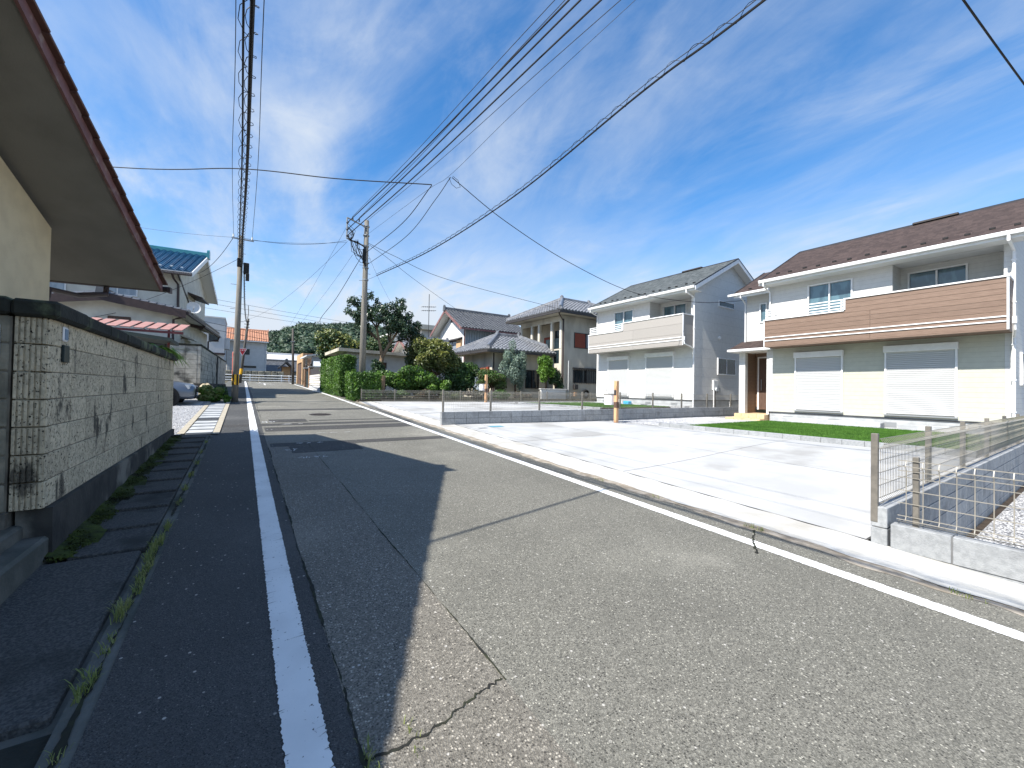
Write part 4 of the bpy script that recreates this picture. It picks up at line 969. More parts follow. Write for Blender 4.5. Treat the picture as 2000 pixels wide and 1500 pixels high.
# ---- blue tiled house beyond the parking lot
bh = thing('old_house', 'two storey cream house with blue glazed roof tiles and brown trim behind the parking lot', 'house', (-2.22, 25.4, 1.0), -R(5))
pentwall(bh, -9, -.55, .65, 7.33, -.1, 6.22, 7.72, 'x', 'stucco_pale', 'upper_wall')
gable_roof(bh, -9.6, 0, 0, 7.98, 6.0, 7.88, 'x', 'tile_blue', 'white_trim', rg='tile_green')
MB().box((-9.4, -.10, 5.83), (.02, .04, 5.96), 'brown_trim').build('gutter', bh)
MB().tube([(-.75, -.03, 5.85), (-.72, .2, 5.65), (-.62, .58, 5.45), (-.60, .58, 3.6)], .05, 'brown_trim', 8).build('downpipe', bh)
q = MB()
for i in range(10): q.box((-.5-i*.42, .34+.12*(i % 2), 6.24+.05*(i % 2)), (-.40-i*.42, .44+.12*(i % 2), 6.31+.05*(i % 2)), 'dish')
q.build('snow_guards', bh)
window(bh, 'y', .65, -3.6, -2.15, 4.65, 5.5, 2, solid=True, gl='glass_curtain', name='window'); window(bh, 'y', .65, -6.6, -4.6, 4.3, 5.6, 2, solid=True, gl='glass_curtain')
window(bh, 'x', -.55, 2.6, 3.9, 3.9, 5.1, 1, solid=True, out=1, gl='glass_dark'); hd = MB().prism([(-.55, 2.3, 5.35), (.1, 2.3, 5.15), (.1, 2.3, 5.22), (-.55, 2.3, 5.45)], (0, 2.0, 0), 'brown_trim').build('window_hood', bh)
MB().prism([(-.58, -.0, 5.9), (-.58, .25, 5.9), (-.58, 3.5, 4.6), (-.58, 3.3, 4.55)], (.06, 0, 0), 'dark_metal').build('strut', bh)
# lower storey with shallow gable
pentwall(bh, -4.3, -.10, -2.85, .64, -.1, 3.52, 3.86, 'y', 'stucco_pale', 'lower_wall')
gable_roof(bh, -4.83, .43, -3.27, .62, 3.6, 4.06, 'y', 'tile_dark', 'brown_trim', barge=.30, soff='stucco_pale')
q = MB(); q.prism([(.43, .62, 3.46), (-.56, .62, 3.78), (-.56, .62, 3.92), (.43, .62, 3.6)], (0, 5.1, 0), 'stucco_pale'); kawara(q, (.43, .62, 3.6), (0, 1, 0), (-1, 0, .32), [(0, 0), (5.1, 0), (5.1, 1.03), (0, 1.03)], 'tile_dark'); q.box((.40, .62, 3.40), (.52, 5.75, 3.5), 'brown_trim'); q.build('skirt_roof', bh)
MB().box((-.55, .66, -.1), (-.10, 5.3, 3.5), 'stucco_pale').build('lower_wall', bh)
MB().tube([(.46, 5.6, 3.42), (.4, 5.6, 3.25), (-.05, 5.4, 3.1), (-.05, 5.4, 1.2)], .045, 'brown_trim', 7).build('downpipe', bh)
MB().tube([(.38, -3.1, 3.5), (.2, -3.0, 3.35), (-.06, -2.9, 3.25), (-.06, -2.9, .2)], .045, 'brown_trim', 7).build('downpipe', bh)
MB().box((-.10, -1.2, 1.3), (.02, .1, 2.6), 'stucco_pale').prism([(-.1, -1.35, 2.72), (.4, -1.35, 2.55), (.4, -1.35, 2.62), (-.1, -1.35, 2.82)], (0, 1.6, 0), 'stucco_pale').build('bay_window', bh)
MB().box((-2.15, -2.90, 3.02), (-1.45, -2.845, 3.22), 'wood_dark', .01).box((-2.10, -2.93, 3.05), (-1.5, -2.9, 3.10), 'stucco_beige').build('vent', bh)
q = MB(); q.tube([(-3.6, -2.88, 2.9), (-3.0, -2.9, 3.05), (-2.2, -2.9, 3.0), (-1.2, -2.9, 2.92), (-.9, -2.9, 2.7), (-.7, -2.9, 2.9), (-.2, -2.9, 2.93)], .014, 'cable', 5); q.tube([(-2.95, -2.9, 2.95), (-1.9, -2.9, 3.35)], .01, 'cable', 5); q.build('wall_cable', bh)
sd = thing('satellite_dish', 'white satellite dish on the eave of the blue tiled house', 'satellite dish', (-1.92, 23.0, 4.62))
q = mbp(sd)
def dishf(u, v):
    r_ = .26*u; a = 2*math.pi*v; c = Vector((-1.90, 22.86, 4.88)); nx = Vector((.25, -.9, .25)).normalized(); e1 = nx.cross(Vector((0, 0, 1))).normalized(); e2 = e1.cross(nx)
    return c+e1*r_*math.cos(a)+e2*r_*math.sin(a)*1.05+nx*(u*u*.07)
q.grid(dishf, 5, 20, 'dish'); q.build('reflector', sd, True)
mbp(sd).tube([(-1.92, 23.0, 4.55), (-1.91, 22.9, 4.85)], .02, 'galv', 6).tube([(-1.93, 22.85, 4.66), (-1.85, 22.55, 4.86)], .012, 'galv', 6).box((-1.89, 22.49, 4.83), (-1.82, 22.56, 4.92), 'dish').build('arm', sd)
# slatted awning and dark canopy
aw = thing('slatted_awning', 'pink slatted awning roof on red posts in front of the blue tiled house', 'awning', (-3.3, 19.5, .8))
for i in range(9):
    x = -4.95+i*.35; q = mbp(aw); q.prism([(x, 18.95, 3.42), (x+.26, 18.95, 3.42), (x+.26, 18.95, 3.45), (x, 18.95, 3.45)], (.12, 1.25, .36), 'red_slat'); q.build('slat', aw)
q = mbp(aw); q.box((-5.0, 18.98, 3.31), (-1.85, 19.04, 3.39), 'red_frame'); q.box((-5.0, 20.1, 3.66), (-1.85, 20.16, 3.76), 'red_frame'); q.build('beam', aw)
for x in (-2.35, -4.8):
    mbp(aw).box((x, 19.5, .7), (x+.07, 19.57, 3.55), 'red_frame').build('post', aw)
cn = thing('canopy', 'dark green flat canopy on thin posts below the pink slatted awning', 'canopy', (-3.4, 20.6, .8))
mbp(cn).prism([(-4.6, 18.6, 3.27), (-2.15, 18.6, 3.0), (-2.15, 18.6, 3.12), (-4.6, 18.6, 3.39)], (0, 2.2, 0), 'green_canopy').build('roof_panel', cn)
for x in (-2.55, -4.5): mbp(cn).box((x, 20.5, .7), (x+.06, 20.56, 3.06 if x > -3 else 3.28), 'brown_trim').build('post', cn)
# ---- right: tiled houses behind the garden
gh = thing('old_house', 'white two storey house with grey tiled gable roof and blue corrugated side wall', 'house', (15.2, 30, .93))
pentwall(gh, 15.2, 20.6, 30, 35, .8, 6.6, 7.95, 'x', 'wall_white', 'wall', m2='corrugated')
gable_roof(gh, 14.5, 21.1, 29.3, 35.7, 6.45, 8.35, 'x', 'tile_dark', 'barge_red')
window(gh, 'y', 30, 17.1, 18.9, 4.3, 5.15, 2, solid=True, gl='glass_dark', fr='dark_metal', out=-1); mbp(gh).box((16.9, 29.7, 5.2), (19.1, 30, 5.26), 'dark_metal').build('window_hood', gh)
wn_ = window(gh, 'x', 15.2, 31.3, 33.2, 4.4, 5.6, 2, solid=True, gl='glass_curtain', fr='wood_dark'); mbp(gh).box((15.05, 30.45, 4.35), (15.19, 31.28, 5.6), 'wood_tan').build('shutter_box', wn_); mbp(gh).prism([(15.2, 30.4, 5.75), (14.8, 30.4, 5.62), (14.8, 30.4, 5.67), (15.2, 30.4, 5.85)], (0, 3, 0), 'dark_metal').build('hood', wn_)
mbp(gh).tube([(15.15, 29.95, 6.4), (15.15, 29.95, 1)], .05, 'barge_red', 7).build('downpipe', gh)
mbp(gh).prism([(15.19, 32.2, 7.35), (15.19, 32.5, 7.62), (15.19, 32.8, 7.35)], (-.04, 0, 0), 'dark_metal').build('gable_vent', gh)
an = thing('aerial', 'tall thin television aerial rising beside the white gabled house', 'aerial', (14.3, 34, 7))
mbp(an).tube([(14.2, 35.4, 2), (14.2, 35.4, 10.2)], .03, 'dark_metal', 6).build('mast', an); q = mbp(an)
for z in (8.6, 8.95): 
    q.tube([(13.5, 35.4, z), (14.9, 35.4, z+.15)], .02, 'dark_metal', 5)
    for i in range(7): q.tube([(13.55+i*.2, 35.1, z+i*.02), (13.55+i*.2, 35.7, z+i*.02)], .012, 'dark_metal', 4)
q.build('elements', an)
hh = thing('old_house', 'beige two storey house with hipped grey tile roof and open upstairs veranda', 'house', (18.4, 21.5, .93))
q = mbp(hh)
Xa, Xb, Ya, Yb, zf2, ztp = 18.4, 25.5, 21.5, 26.5, 4.45, 6.75
hollow(q, 'y', Ya, Ya+.15, Xa, Xb, .8, ztp, [(19.55, 21.9, 4.55, 5.65), (19.5, 23.2, 2.05, 3.0)], 'stucco_beige')
hollow(q, 'x', Xa, Xa+.15, Ya+.15, Yb, .8, ztp, [(21.75, 22.5, 3.4, 6.35), (22.75, 24.0, zf2, 6.35), (24.25, 24.9, zf2, 6.35), (25.1, 26.3, zf2, 6.35)], 'stucco_beige')
q.box((Xb-.15, Ya+.15, .8), (Xb, Yb, ztp), 'stucco_beige'); q.box((Xa+.15, Yb-.15, .8), (Xb-.15, Yb, ztp), 'stucco_beige'); q.box((Xa+.15, Ya+.15, zf2-.1), (Xb-.15, Yb-.15, zf2), 'stucco_beige'); q.box((Xa+1.3, Ya+.15, zf2), (Xa+1.4, Yb-.15, 6.6), 'stucco_beige'); q.build('wall', hh)
for y in (21.55, 22.55, 24.05, 24.95): mbp(hh).box((Xa-.03, y, zf2), (Xa+.1, y+.16, 6.4), 'stucco_pale').build('veranda_post', hh)
for y in (21.75, 22.75): mbp(hh).box((Xa+.155, y, 3.4), (Xa+.19, y+.72, 5.2), 'glass_dark').build('veranda_pane', hh)
mbp(hh).box((Xa+1.22, 22.6, 4.5), (Xa+1.29, 23.7, 6.0), 'glass_dark').box((Xa+1.2, 24.2, 4.5), (Xa+1.29, 25.0, 5.6), 'red_shutter').build('inner_door', hh)
w_ = window(hh, 'y', Ya, 19.55, 21.9, 4.55, 5.65, 2, fr='dark_metal', gl='glass_curtain'); mbp(hh).box((19.6, Ya-.05, 4.6), (20.6, Ya-.005, 5.6), 'red_shutter').build('shutter_panel', w_)
w_ = window(hh, 'y', Ya, 19.5, 23.2, 2.05, 3.0, 3, fr='dark_metal', gl='glass_dark'); q = mbp(hh)
for i in range(16): q.box((19.6+i*.23, Ya-.07, 2.0), (19.62+i*.23, Ya-.055, 3.05), 'black')
q.box((19.45, Ya-.12, 3.05), (23.3, Ya-.002, 3.15), 'dark_metal'); q.build('window_bars', w_)
q = mbp(hh); q.tube([(18.5, Ya-.06, 6.5), (18.5, Ya-.06, 1)], .05, 'brown_trim', 7); q.tube([(19.0, Ya-.07, 3.6), (19.0, Ya-.07, 1)], .04, 'dish', 7); q.tube([(17.7, 21.0, 6.75), (18.2, 21.3, 6.5), (18.5, Ya-.06, 6.35)], .04, 'brown_trim', 6); q.build('downpipe', hh)
mbp(hh).box((19.5, Ya-.2, 1.6), (19.85, Ya-.01, 1.95), 'dark_metal', .02).box((19.55, Ya-.12, 1.1), (19.8, Ya-.01, 1.4), 'wood_post', .01).build('meter', hh)
def hip_roof(parent, x0, x1, y0, y1, ze, zr_, m_, hip, trim='dark_metal', soff='stucco_beige'):
    """hipped roof, ridge along x, hip length = hip at both ends"""
    ym = (y0+y1)/2; rx0, rx1 = x0+hip, x1-hip
    q = mbp(parent); c = [(x0, y0, ze), (x1, y0, ze), (x1, y1, ze), (x0, y1, ze)]; r_ = [(rx0, ym, zr_), (rx1, ym, zr_)]
    for f_ in ((c[0], c[1], r_[1], r_[0]), (c[2], c[3], r_[0], r_[1]), (c[3], c[0], r_[0]), (c[1], c[2], r_[1])): q.face(f_, trim)
    q.box((x0, y0, ze-.16), (x1, y1, ze-.012), soff); ro = q.build('roof', parent)
    q = mbp(parent); hs_ = math.hypot(ym-y0, zr_-ze); hx = math.hypot(hip, zr_-ze)
    kawara(q, (x0, y0, ze), (1, 0, 0), (0, ym-y0, zr_-ze), [(0, -.06), (x1-x0, -.06), (x1-x0-hip, hs_), (hip, hs_)], m_)
    kawara(q, (x0, y1, ze), (1, 0, 0), (0, y0-ym, zr_-ze), [(0, -.06), (x1-x0, -.06), (x1-x0-hip, hs_), (hip, hs_)], m_)
    kawara(q, (x0, y0, ze), (0, 1, 0), (hip, 0, zr_-ze), [(0, -.06), (y1-y0, -.06), (ym-y0, hx)], m_)
    kawara(q, (x1, y0, ze), (0, 1, 0), (-hip, 0, zr_-ze), [(0, -.06), (y1-y0, -.06), (ym-y0, hx)], m_)
    q.build('roof_tiles', ro)
    q = mbp(parent); ridge(q, r_[0], r_[1], m_)
    for a, b in ((c[0], r_[0]), (c[3], r_[0]), (c[1], r_[1]), (c[2], r_[1])): ridge(q, Vector(a)+Vector((0, 0, .03)), Vector(b)+Vector((0, 0, .03)), m_, ends=False)
    q.build('ridge_tiles', ro)
    q = mbp(parent); q.box((x0-.08, y0-.08, ze-.20), (x1+.08, y0+.04, ze-.06), trim); q.box((x0-.08, y0+.04, ze-.20), (x0+.04, y1, ze-.06), trim); q.build('gutter', ro)
    return ro
hip_roof(hh, 17.55, 26.3, 20.7, 27.3, 6.95, 8.5, 'tile_grey', 3.0)
# one storey wing in front
wg = thing('house_wing', 'low beige house wing with hipped grey tile roof behind the silver leaved tree', 'house', (13.7, 23, .93))
q = mbp(wg); hollow(q, 'y', 23, 23.15, 13.7, 18.3, .8, 4.0, [(16.4, 17.6, 1.6, 2.9)], 'stucco_beige'); hollow(q, 'x', 13.7, 13.85, 23.15, 27, .8, 4.0, [(23.5, 25.6, 1.3, 3.0)], 'stucco_beige'); q.box((13.85, 26.85, .8), (18.3, 27, 4.0), 'stucco_beige'); q.build('wall', wg)
w_ = window(wg, 'x', 13.7, 23.5, 25.6, 1.3, 3.0, 2, fr='dark_metal', gl='glass_curtain'); mbp(wg).box((13.55, 23.3, 1.3), (13.69, 23.48, 3.0), 'red_shutter').box((13.6, 23.5, 2.2), (13.66, 24.4, 2.95), 'red_shutter').build('shutter_panel', w_)
window(wg, 'y', 23, 16.4, 17.6, 1.6, 2.9, 2, fr='dark_metal', gl='glass_dark')
hip_roof(wg, 12.95, 19.5, 22.3, 27.7, 4.1, 5.35, 'tile_grey', 2.4)
mbp(wg).tube([(13.8, 22.95, 3.9), (13.8, 22.95, 1)], .045, 'brown_trim', 7).build('downpipe', wg)
ty = thing('tyre', 'black car tyre leaning on the wall of the beige veranda house', 'tyre', (20.6, 21.3, .93))
q = mbp(ty)
q.grid(lambda u, v: (20.6+(.25+.09*math.cos(2*math.pi*v))*math.cos(2*math.pi*u), 21.33+.10*math.sin(2*math.pi*v), 1.27+(.25+.09*math.cos(2*math.pi*v))*math.sin(2*math.pi*u)), 24, 10, 'tyre'); q.build('tread', ty, True); mbp(ty).tube([(20.6, 21.30, 1.27), (20.6, 21.36, 1.27)], .17, 'galv', 16).build('rim', ty)
lw = thing('garden_wall', 'short pale concrete garden wall beside the beige veranda house', 'wall', (17.2, 20.6, .93))
mbp(lw).box((15.9, 20.5, .85), (18.0, 20.66, 1.55), 'wall_palegrey', .02).build('panel', lw); mbp(lw).box((15.85, 20.46, 1.552), (18.05, 20.70, 1.60), 'wall_palegrey', .01).build('cap', lw)
# low shed with flat eaves
sh = thing('shed', 'low white rendered shed with flat brown eaves behind the hedges', 'shed', (7.4, 28, .93))
q = mbp(sh); hollow(q, 'y', 27, 27.12, 5.45, 9.5, .8, 3.75, [(7.55, 7.95, 2.75, 3.15)], 'wall_white'); q.box((5.45, 27.12, .8), (5.57, 31, 3.75), 'stucco_pale'); q.box((9.38, 27.12, .8), (9.5, 31, 3.7), 'wall_white'); q.box((5.57, 30.9, .8), (9.38, 31, 3.7), 'wall_white'); q.build('wall', sh)
mbp(sh).box((7.56, 27.02, 2.76), (7.94, 27.06, 3.14), 'wood_dark').build('shutter_panel', sh)
mbp(sh).prism([(4.85, 26.5, 3.70), (10.0, 26.5, 3.60), (10.0, 26.5, 3.78), (4.85, 26.5, 3.90)], (0, 5, 0), 'stucco_beige').build('roof', sh)
mbp(sh).tube([(5.5, 26.93, 3.6), (5.5, 26.93, 2.0)], .04, 'dish', 7).tube([(9.4, 26.93, 3.55), (9.4, 26.93, 1.0)], .035, 'dish', 7).build('downpipe', sh)
mbp(sh).prism([(5.7, 26.98, 2.2), (6.6, 26.98, 1.1), (6.75, 26.98, 1.1), (5.85, 26.98, 2.2)], (0, .03, 0), 'wall_palegrey').build('brace', sh)
# small tiled gable and white flat roofed house
sg2 = thing('old_house', 'small white house with grey tiled gable and red barge boards behind the magnolia', 'house', (10.2, 30, .93))
pentwall(sg2, 10.4, 13.4, 29.2, 31.8, .8, 4.4, 5.2, 'x', 'wall_white'); gable_roof(sg2, 9.9, 13.8, 28.7, 32.3, 4.3, 5.25, 'x', 'tile_grey', 'barge_red')
wh = thing('house', 'white cube house with flat roof slab behind the tiled roofs', 'house', (15, 45, 1))
q = mbp(wh); hollow(q, 'x', 13.9, 14.05, 45.15, 50, .8, 7.7, [(46.8, 47.6, 5.2, 6.4)], 'wall_white'); q.box((13.9, 45, .8), (19.5, 45.15, 7.7), 'wall_white'); q.box((14.05, 49.85, .8), (19.5, 50, 7.7), 'wall_white'); q.build('wall', wh)
window(wh, 'x', 13.9, 46.8, 47.6, 5.2, 6.4, 2, fr='dark_metal', gl='glass_dark')
mbp(wh).prism([(13.3, 44.6, 7.35), (19.8, 44.6, 8.0), (19.8, 44.6, 8.12), (13.3, 44.6, 7.5)], (0, 6, 0), 'wall_palegrey').build('roof', wh)
mbp(wh).box((15.3, 40, .8), (18.5, 44.9, 7.5), 'wall_palegrey').build('wing', wh); mbp(wh).box((14.7, 39.3, 7.52), (18.9, 44.55, 8.0), 'stucco_beige').build('wing_roof', wh)
wh2 = thing('house', 'low white flat roofed outbuilding behind the shed', 'house', (9, 38, 1))
mbp(wh2).box((8.0, 38, .8), (13, 41, 4.9), 'wall_white').build('wall', wh2); mbp(wh2).box((7.7, 37.7, 4.902), (13.2, 41.2, 5.05), 'wall_palegrey').build('roof', wh2)
# ---- far right: brick portal, carport, gate and banded wall
bp_ = thing('brick_gatehouse', 'narrow brick gatehouse with a pale framed doorway near the junction', 'gatehouse', (5.1, 47, 1.6))
for k in range(14):
    for i in range(3):
        mbp(bp_).box((5.02+i*.27+.005+(.12 if k % 2 else 0)*0, 44.98, 1.62+k*.225), (5.02+(i+1)*.27-.005, 45.1, 1.62+(k+1)*.225-.012), 'brick', .006).build('brick', bp_)
q = mbp(bp_); q.box((5.03, 45.02, 1.4), (5.8, 50, 4.75), 'mortar'); q.build('core', bp_)
mbp(bp_).box((4.9, 44.96, 1.4), (5.02, 45.5, 4.78), 'wood_tan').box((4.9, 49.4, 1.5), (5.02, 50, 4.78), 'wood_tan').box((4.9, 45.5, 3.9), (5.02, 49.4, 4.78), 'wood_tan').build('surround', bp_)
mbp(bp_).box((4.98, 45.52, 1.5), (5.028, 49.38, 3.88), 'wood_dark').build('door', bp_)
cp = thing('carport', 'grey carport with thin posts and flat roof beside the brick gatehouse', 'carport', (5.6, 41, 1.5))
mbp(cp).prism([(4.55, 39, 4.08), (7.6, 39, 4.62), (7.6, 39, 4.74), (4.55, 39, 4.2)], (0, 4.6, 0), 'wall_grey').build('roof', cp)
for x, y in ((5.0, 39.3), (5.0, 43.3), (6.4, 39.3)): mbp(cp).box((x, y, 1.3), (x+.14, y+.14, 4.15), 'aluminium').build('post', cp)
mbp(cp).box((5.0, 39.28, 3.7), (6.5, 39.36, 4.1), 'wall_grey').build('fascia', cp); mbp(cp).box((5.2, 43.4, 1.4), (7.5, 43.5, 3.4), 'wall_white').build('back_panel', cp)
bw = thing('garden_wall', 'low banded white and brown garden wall beside the tall clipped hedge', 'wall', (4.6, 33, 1.2))
for k in range(6):
    mbp(bw).box((4.45, 29.9, 1.42+k*.16), (4.6, 36.0, 1.42+(k+1)*.16-.03), 'stucco_pale' if k % 2 else 'wall_white').build('band', bw)
mbp(bw).box((4.48, 29.9, .9), (4.58, 36.0, 2.34), 'wood_dark').build('core', bw); mbp(bw).box((4.40, 29.85, .9), (4.63, 36.02, 1.41), 'concrete_found').build('base', bw)
mbp(bw).box((4.5, 30, 2.36), (4.56, 36, 2.85), 'dark_metal').build('railing', bw)
gt = thing('gate', 'dark blue metal gate between brick piers beside the banded wall', 'gate', (4.7, 37.6, 1.35))
for y in (36.1, 39.0):
    pr_ = mbp(gt).box((4.42, y, 1.2), (4.72, y+.3, 3.0), 'brick', .01).build('pier', gt); mbp(gt).box((4.38, y-.04, 3.002), (4.76, y+.34, 3.1), 'concrete_found', .01).build('cap', pr_)
    mbp(gt).tube([(4.57, y+.15, 3.1), (4.57, y+.15, 3.3), (4.57, y+.15, 3.42)], [.07, .09, .03], 'dark_metal', 8).build('lantern', pr_)
for y in (36.45, 37.75): mbp(gt).box((4.55, y, 1.38), (4.6, y+1.22, 2.75), 'plate_dark').build('leaf', gt)
# ---- beyond the junction
oh = thing('far_house', 'pale grey house with orange tiled roof facing down the street', 'house', (.4, 70, 3.5))
q = mbp(oh); hollow(q, 'y', 70, 70.15, -4.5, 2.85, 1.5, 8.0, [(-.1, .75, 5.9, 6.7), (.0, 1.6, 4.0, 4.3)], 'wall_palegrey'); q.box((-4.5, 70.15, 1.5), (-4.35, 76, 8), 'wall_palegrey'); q.box((2.7, 70.15, 1.5), (2.85, 76, 8), 'wall_palegrey'); q.build('wall', oh)
window(oh, 'y', 70, -.1, .75, 5.9, 6.7, 1, fr='dark_metal', gl='glass_dark'); window(oh, 'y', 70, 0, 1.6, 4.0, 4.3, 1, fr='dark_metal', gl='glass_dark')
gable_roof(oh, -5.0, 3.05, 69.4, 76.6, 7.9, 9.75, 'x', 'tile_orange', 'white_trim')
mbp(oh).tube([(-1.9, 69.93, 7.8), (-1.9, 69.93, 3.5)], .05, 'dish', 6).tube([(2.75, 69.93, 7.8), (2.75, 69.93, 3.5)], .05, 'dish', 6).build('downpipe', oh)
gh2 = thing('far_house', 'tall plain grey cube house beyond the pale block wall', 'house', (-4, 62, 2))
q = mbp(gh2); q.box((-9, 62, 1.5), (-2.0, 69, 9.75), 'wall_grey'); q.build('wall', gh2); mbp(gh2).box((-9.05, 61.95, 9.752), (-1.95, 69.05, 9.9), 'wall_palegrey').build('parapet', gh2)
mbp(gh2).box((-4.2, 61.6, 5.2), (-1.9, 61.99, 5.42), 'brown_trim').build('ledge', gh2); mbp(gh2).box((-1.99, 62.4, 6.0), (-1.5, 64.5, 7.4), 'wall_grey').build('bay', gh2)
window(gh2, 'y', 62, -3.6, -2.6, 6.8, 7.8, 1, solid=True, fr='dark_metal', gl='glass_dark')
fh = thing('far_house', 'white gabled house with pale grey roof below the wooded hill', 'house', (6, 85, 3))
pentwall(fh, 4.1, 12, 85, 91, 1.5, 5.4, 7.0, 'x', 'wall_white'); gable_roof(fh, 3.7, 12.4, 84.5, 91.5, 5.3, 7.4, 'x', 'wall_grey', 'white_trim', tiles=False)
fh2 = thing('far_house', 'dark grey roofed low house behind the white guard rail', 'house', (4, 75, 2))
pentwall(fh2, 3.2, 8.2, 76, 80, 1.5, 3.9, 4.6, 'x', 'stucco_pale'); gable_roof(fh2, 2.9, 8.6, 75.5, 80.5, 3.8, 5.6, 'x', 'tile_dark', 'dark_metal', tiles=False)
ks = thing('roadside_shelter', 'small wooden roadside shelter with steep dark gable behind the guard rail', 'shelter', (4.85, 62.6, 1.93))
for x in (4.25, 5.35): mbp(ks).box((x, 62.1, 1.9), (x+.1, 62.2, 4.0), 'wood_dark').build('post', ks)
mbp(ks).box((4.3, 62.9, 1.9), (5.4, 63.0, 4.1), 'wood_tan').build('back_panel', ks)
gable_roof(ks, 4.0, 5.7, 61.8, 63.4, 3.95, 4.72, 'y', 'tile_dark', 'dark_metal', tiles=False, soff='wood_dark')
mbp(ks).box((4.4, 62.2, 2.6), (5.3, 62.5, 2.75), 'wood_tan').build('bench', ks)
sw = thing('stone_wall', 'dark stone retaining wall behind the white guard rail', 'wall', (0, 61.2, 1.9))
r_ = random.Random(9)
for i in range(16):
    for k in range(2): mbp(sw).box((-7+i*.72+.02, 61+r_.uniform(-.06, .06), 1.9+k*.72), (-7+(i+1)*.72-.02, 61.5, 1.9+(k+1)*.72-.03), 'stone_dark', .05).build('stone', sw)
mbp(sw).box((-7, 61.06, 1.85), (4.4, 61.5, 3.3), 'footing').build('core', sw)
rl_ = thing('guard_rail', 'white three bar guard rail across the end of the street', 'guard rail', (2, 59.8, 1.93))
for z in (2.12, 2.42, 2.74): mbp(rl_).tube([(-9, 59.8, z), (6.6, 59.8, z)], .045, 'rail_white', 7).build('rail', rl_)
for x in (-7, -5, -3, -1, .75, 4.15, 5.0, 6.4): mbp(rl_).tube([(x, 59.86, 1.9), (x, 59.86, 2.84)], .055, 'rail_white', 7).build('post', rl_)
# ================================================================ poles
def upole(label, base, top, r0_, r1_, m_='pole_concrete', steps=True, nm='utility_pole'):
    t = thing(nm, label, 'pole', base); b = Vector(base); e = Vector(top)
    mbp(t).tube([b-Vector((0, 0, .4)), b.lerp(e, .5), e], [r0_, (r0_+r1_)/2, r1_], m_, 14).build('shaft', t, True)
    return t
pl = upole('concrete utility pole with yellow and black stripe band beside the left white line', (-.26, 20.0, .80), (-.18, 20.0, 7.62), .12, .085)
q = mbp(pl)
for i in range(10):
    a0, a1 = 2*math.pi*i/10, 2*math.pi*(i+1)/10
    for s_ in range(2):
        b0 = a0+(a1-a0)*s_/2; b1 = a0+(a1-a0)*(s_+1)/2; c = (-.252, 20.0); r_ = .124
        q.face([(c[0]+r_*math.cos(b0), c[1]+r_*math.sin(b0), 1.50), (c[0]+r_*math.cos(b1), c[1]+r_*math.sin(b1), 1.50), (c[0]+r_*math.cos(b1), c[1]+r_*math.sin(b1), 1.92), (c[0]+r_*math.cos(b0), c[1]+r_*math.sin(b0), 1.92)], 'yellow' if i % 2 else 'black')
q.build('stripe_band', pl)
mbp(pl).box((-.50, 19.86, 7.43), (.26, 19.90, 7.48), 'galv').build('crossarm', pl)
for x in (-.44, .20): mbp(pl).tube([(x, 19.87, 7.5), (x, 19.87, 7.62)], [.035, .02], 'dish', 8).build('insulator', pl)
q = mbp(pl); q.box((-.08, 19.78, 6.05), (.12, 19.95, 6.5), 'black', .02); q.box((-.30, 19.76, 6.3), (-.14, 19.9, 6.65), 'black', .02); q.box((.0, 19.7, 5.75), (.13, 19.8, 6.05), 'black', .02); q.build('closure_box', pl)
for i, z in enumerate((2.6, 3.1, 3.6, 4.1, 4.6, 5.1, 5.6, 6.9)): mbp(pl).tube([(-.25, 20, z), (-.25+(.24 if i % 2 else -.24), 20, z)], .010, 'galv', 5).build('step_bolt', pl)
pr = upole('tall concrete utility pole with square wire bracket behind the clipped hedges', (4.86, 20.6, .85), (4.93, 20.6, 9.72), .165, .105)
q = mbp(pr)
for a, b in (((4.92, 20.52, 9.35), (4.0, 20.52, 9.62)), ((4.0, 20.52, 9.62), (4.0, 20.52, 8.62)), ((4.0, 20.52, 8.62), (4.9, 20.52, 8.40))): q.tube([a, b], .035, 'galv', 6)
q.build('bracket', pr)
for z in (9.35, 9.02, 8.72): mbp(pr).tube([(4.0, 20.48, z), (4.03, 20.30, z)], [.05, .03], 'insulator', 8).build('insulator', pr)
for x in (4.25, 4.55): mbp(pr).tube([(x, 20.5, 9.55), (x, 20.5, 9.72)], [.04, .025], 'insulator', 8).build('insulator', pr)
q = mbp(pr)
for z in (9.4, 8.95, 8.42, 7.6, 7.35, 6.75): q.tube([(4.92, 20.6, z), (4.92, 20.6, z+.05)], .15, 'galv', 12)
q.build('clamp_band', pr)
for i in range(9): z = 5.2+.38*i; mbp(pr).tube([(4.89, 20.6, z), (4.89+(.27 if i % 2 else -.27), 20.6, z)], .011, 'galv', 5).build('step_bolt', pr)
q = mbp(pr); r_ = random.Random(3)
for i in range(11):
    a = Vector((4.0+r_.uniform(0, .55), 20.4, 8.65-r_.uniform(0, .2))); b = Vector((4.8, 20.45, 8.05-r_.uniform(0, .5))); mids = [a.lerp(b, t)+Vector((r_.uniform(-.12, .12), r_.uniform(-.08, .08), -.25*math.sin(math.pi*t)+r_.uniform(-.1, .1))) for t in (.25, .5, .75)]
    q.tube([a]+mids+[b], .013, 'cable', 5)
for i in range(7):
    a = Vector((4.02, 20.4, 9.3-r_.uniform(0, .6))); c = a+Vector((r_.uniform(.15, .4), 0, -r_.uniform(.2, .5))); q.tube([a, c+Vector((.05, 0, .15)), c, c+Vector((-.12, 0, -.1)), Vector((4.2, 20.45, 8.6))], .011, 'cable', 5)
q.tube([(4.05, 20.5, 8.75), (4.15, 20.5, 8.55), (4.5, 20.5, 8.52), (4.85, 20.5, 8.35), (4.86, 20.46, 7.4)], .035, 'cable', 6)
q.build('jumper_wires', pr)
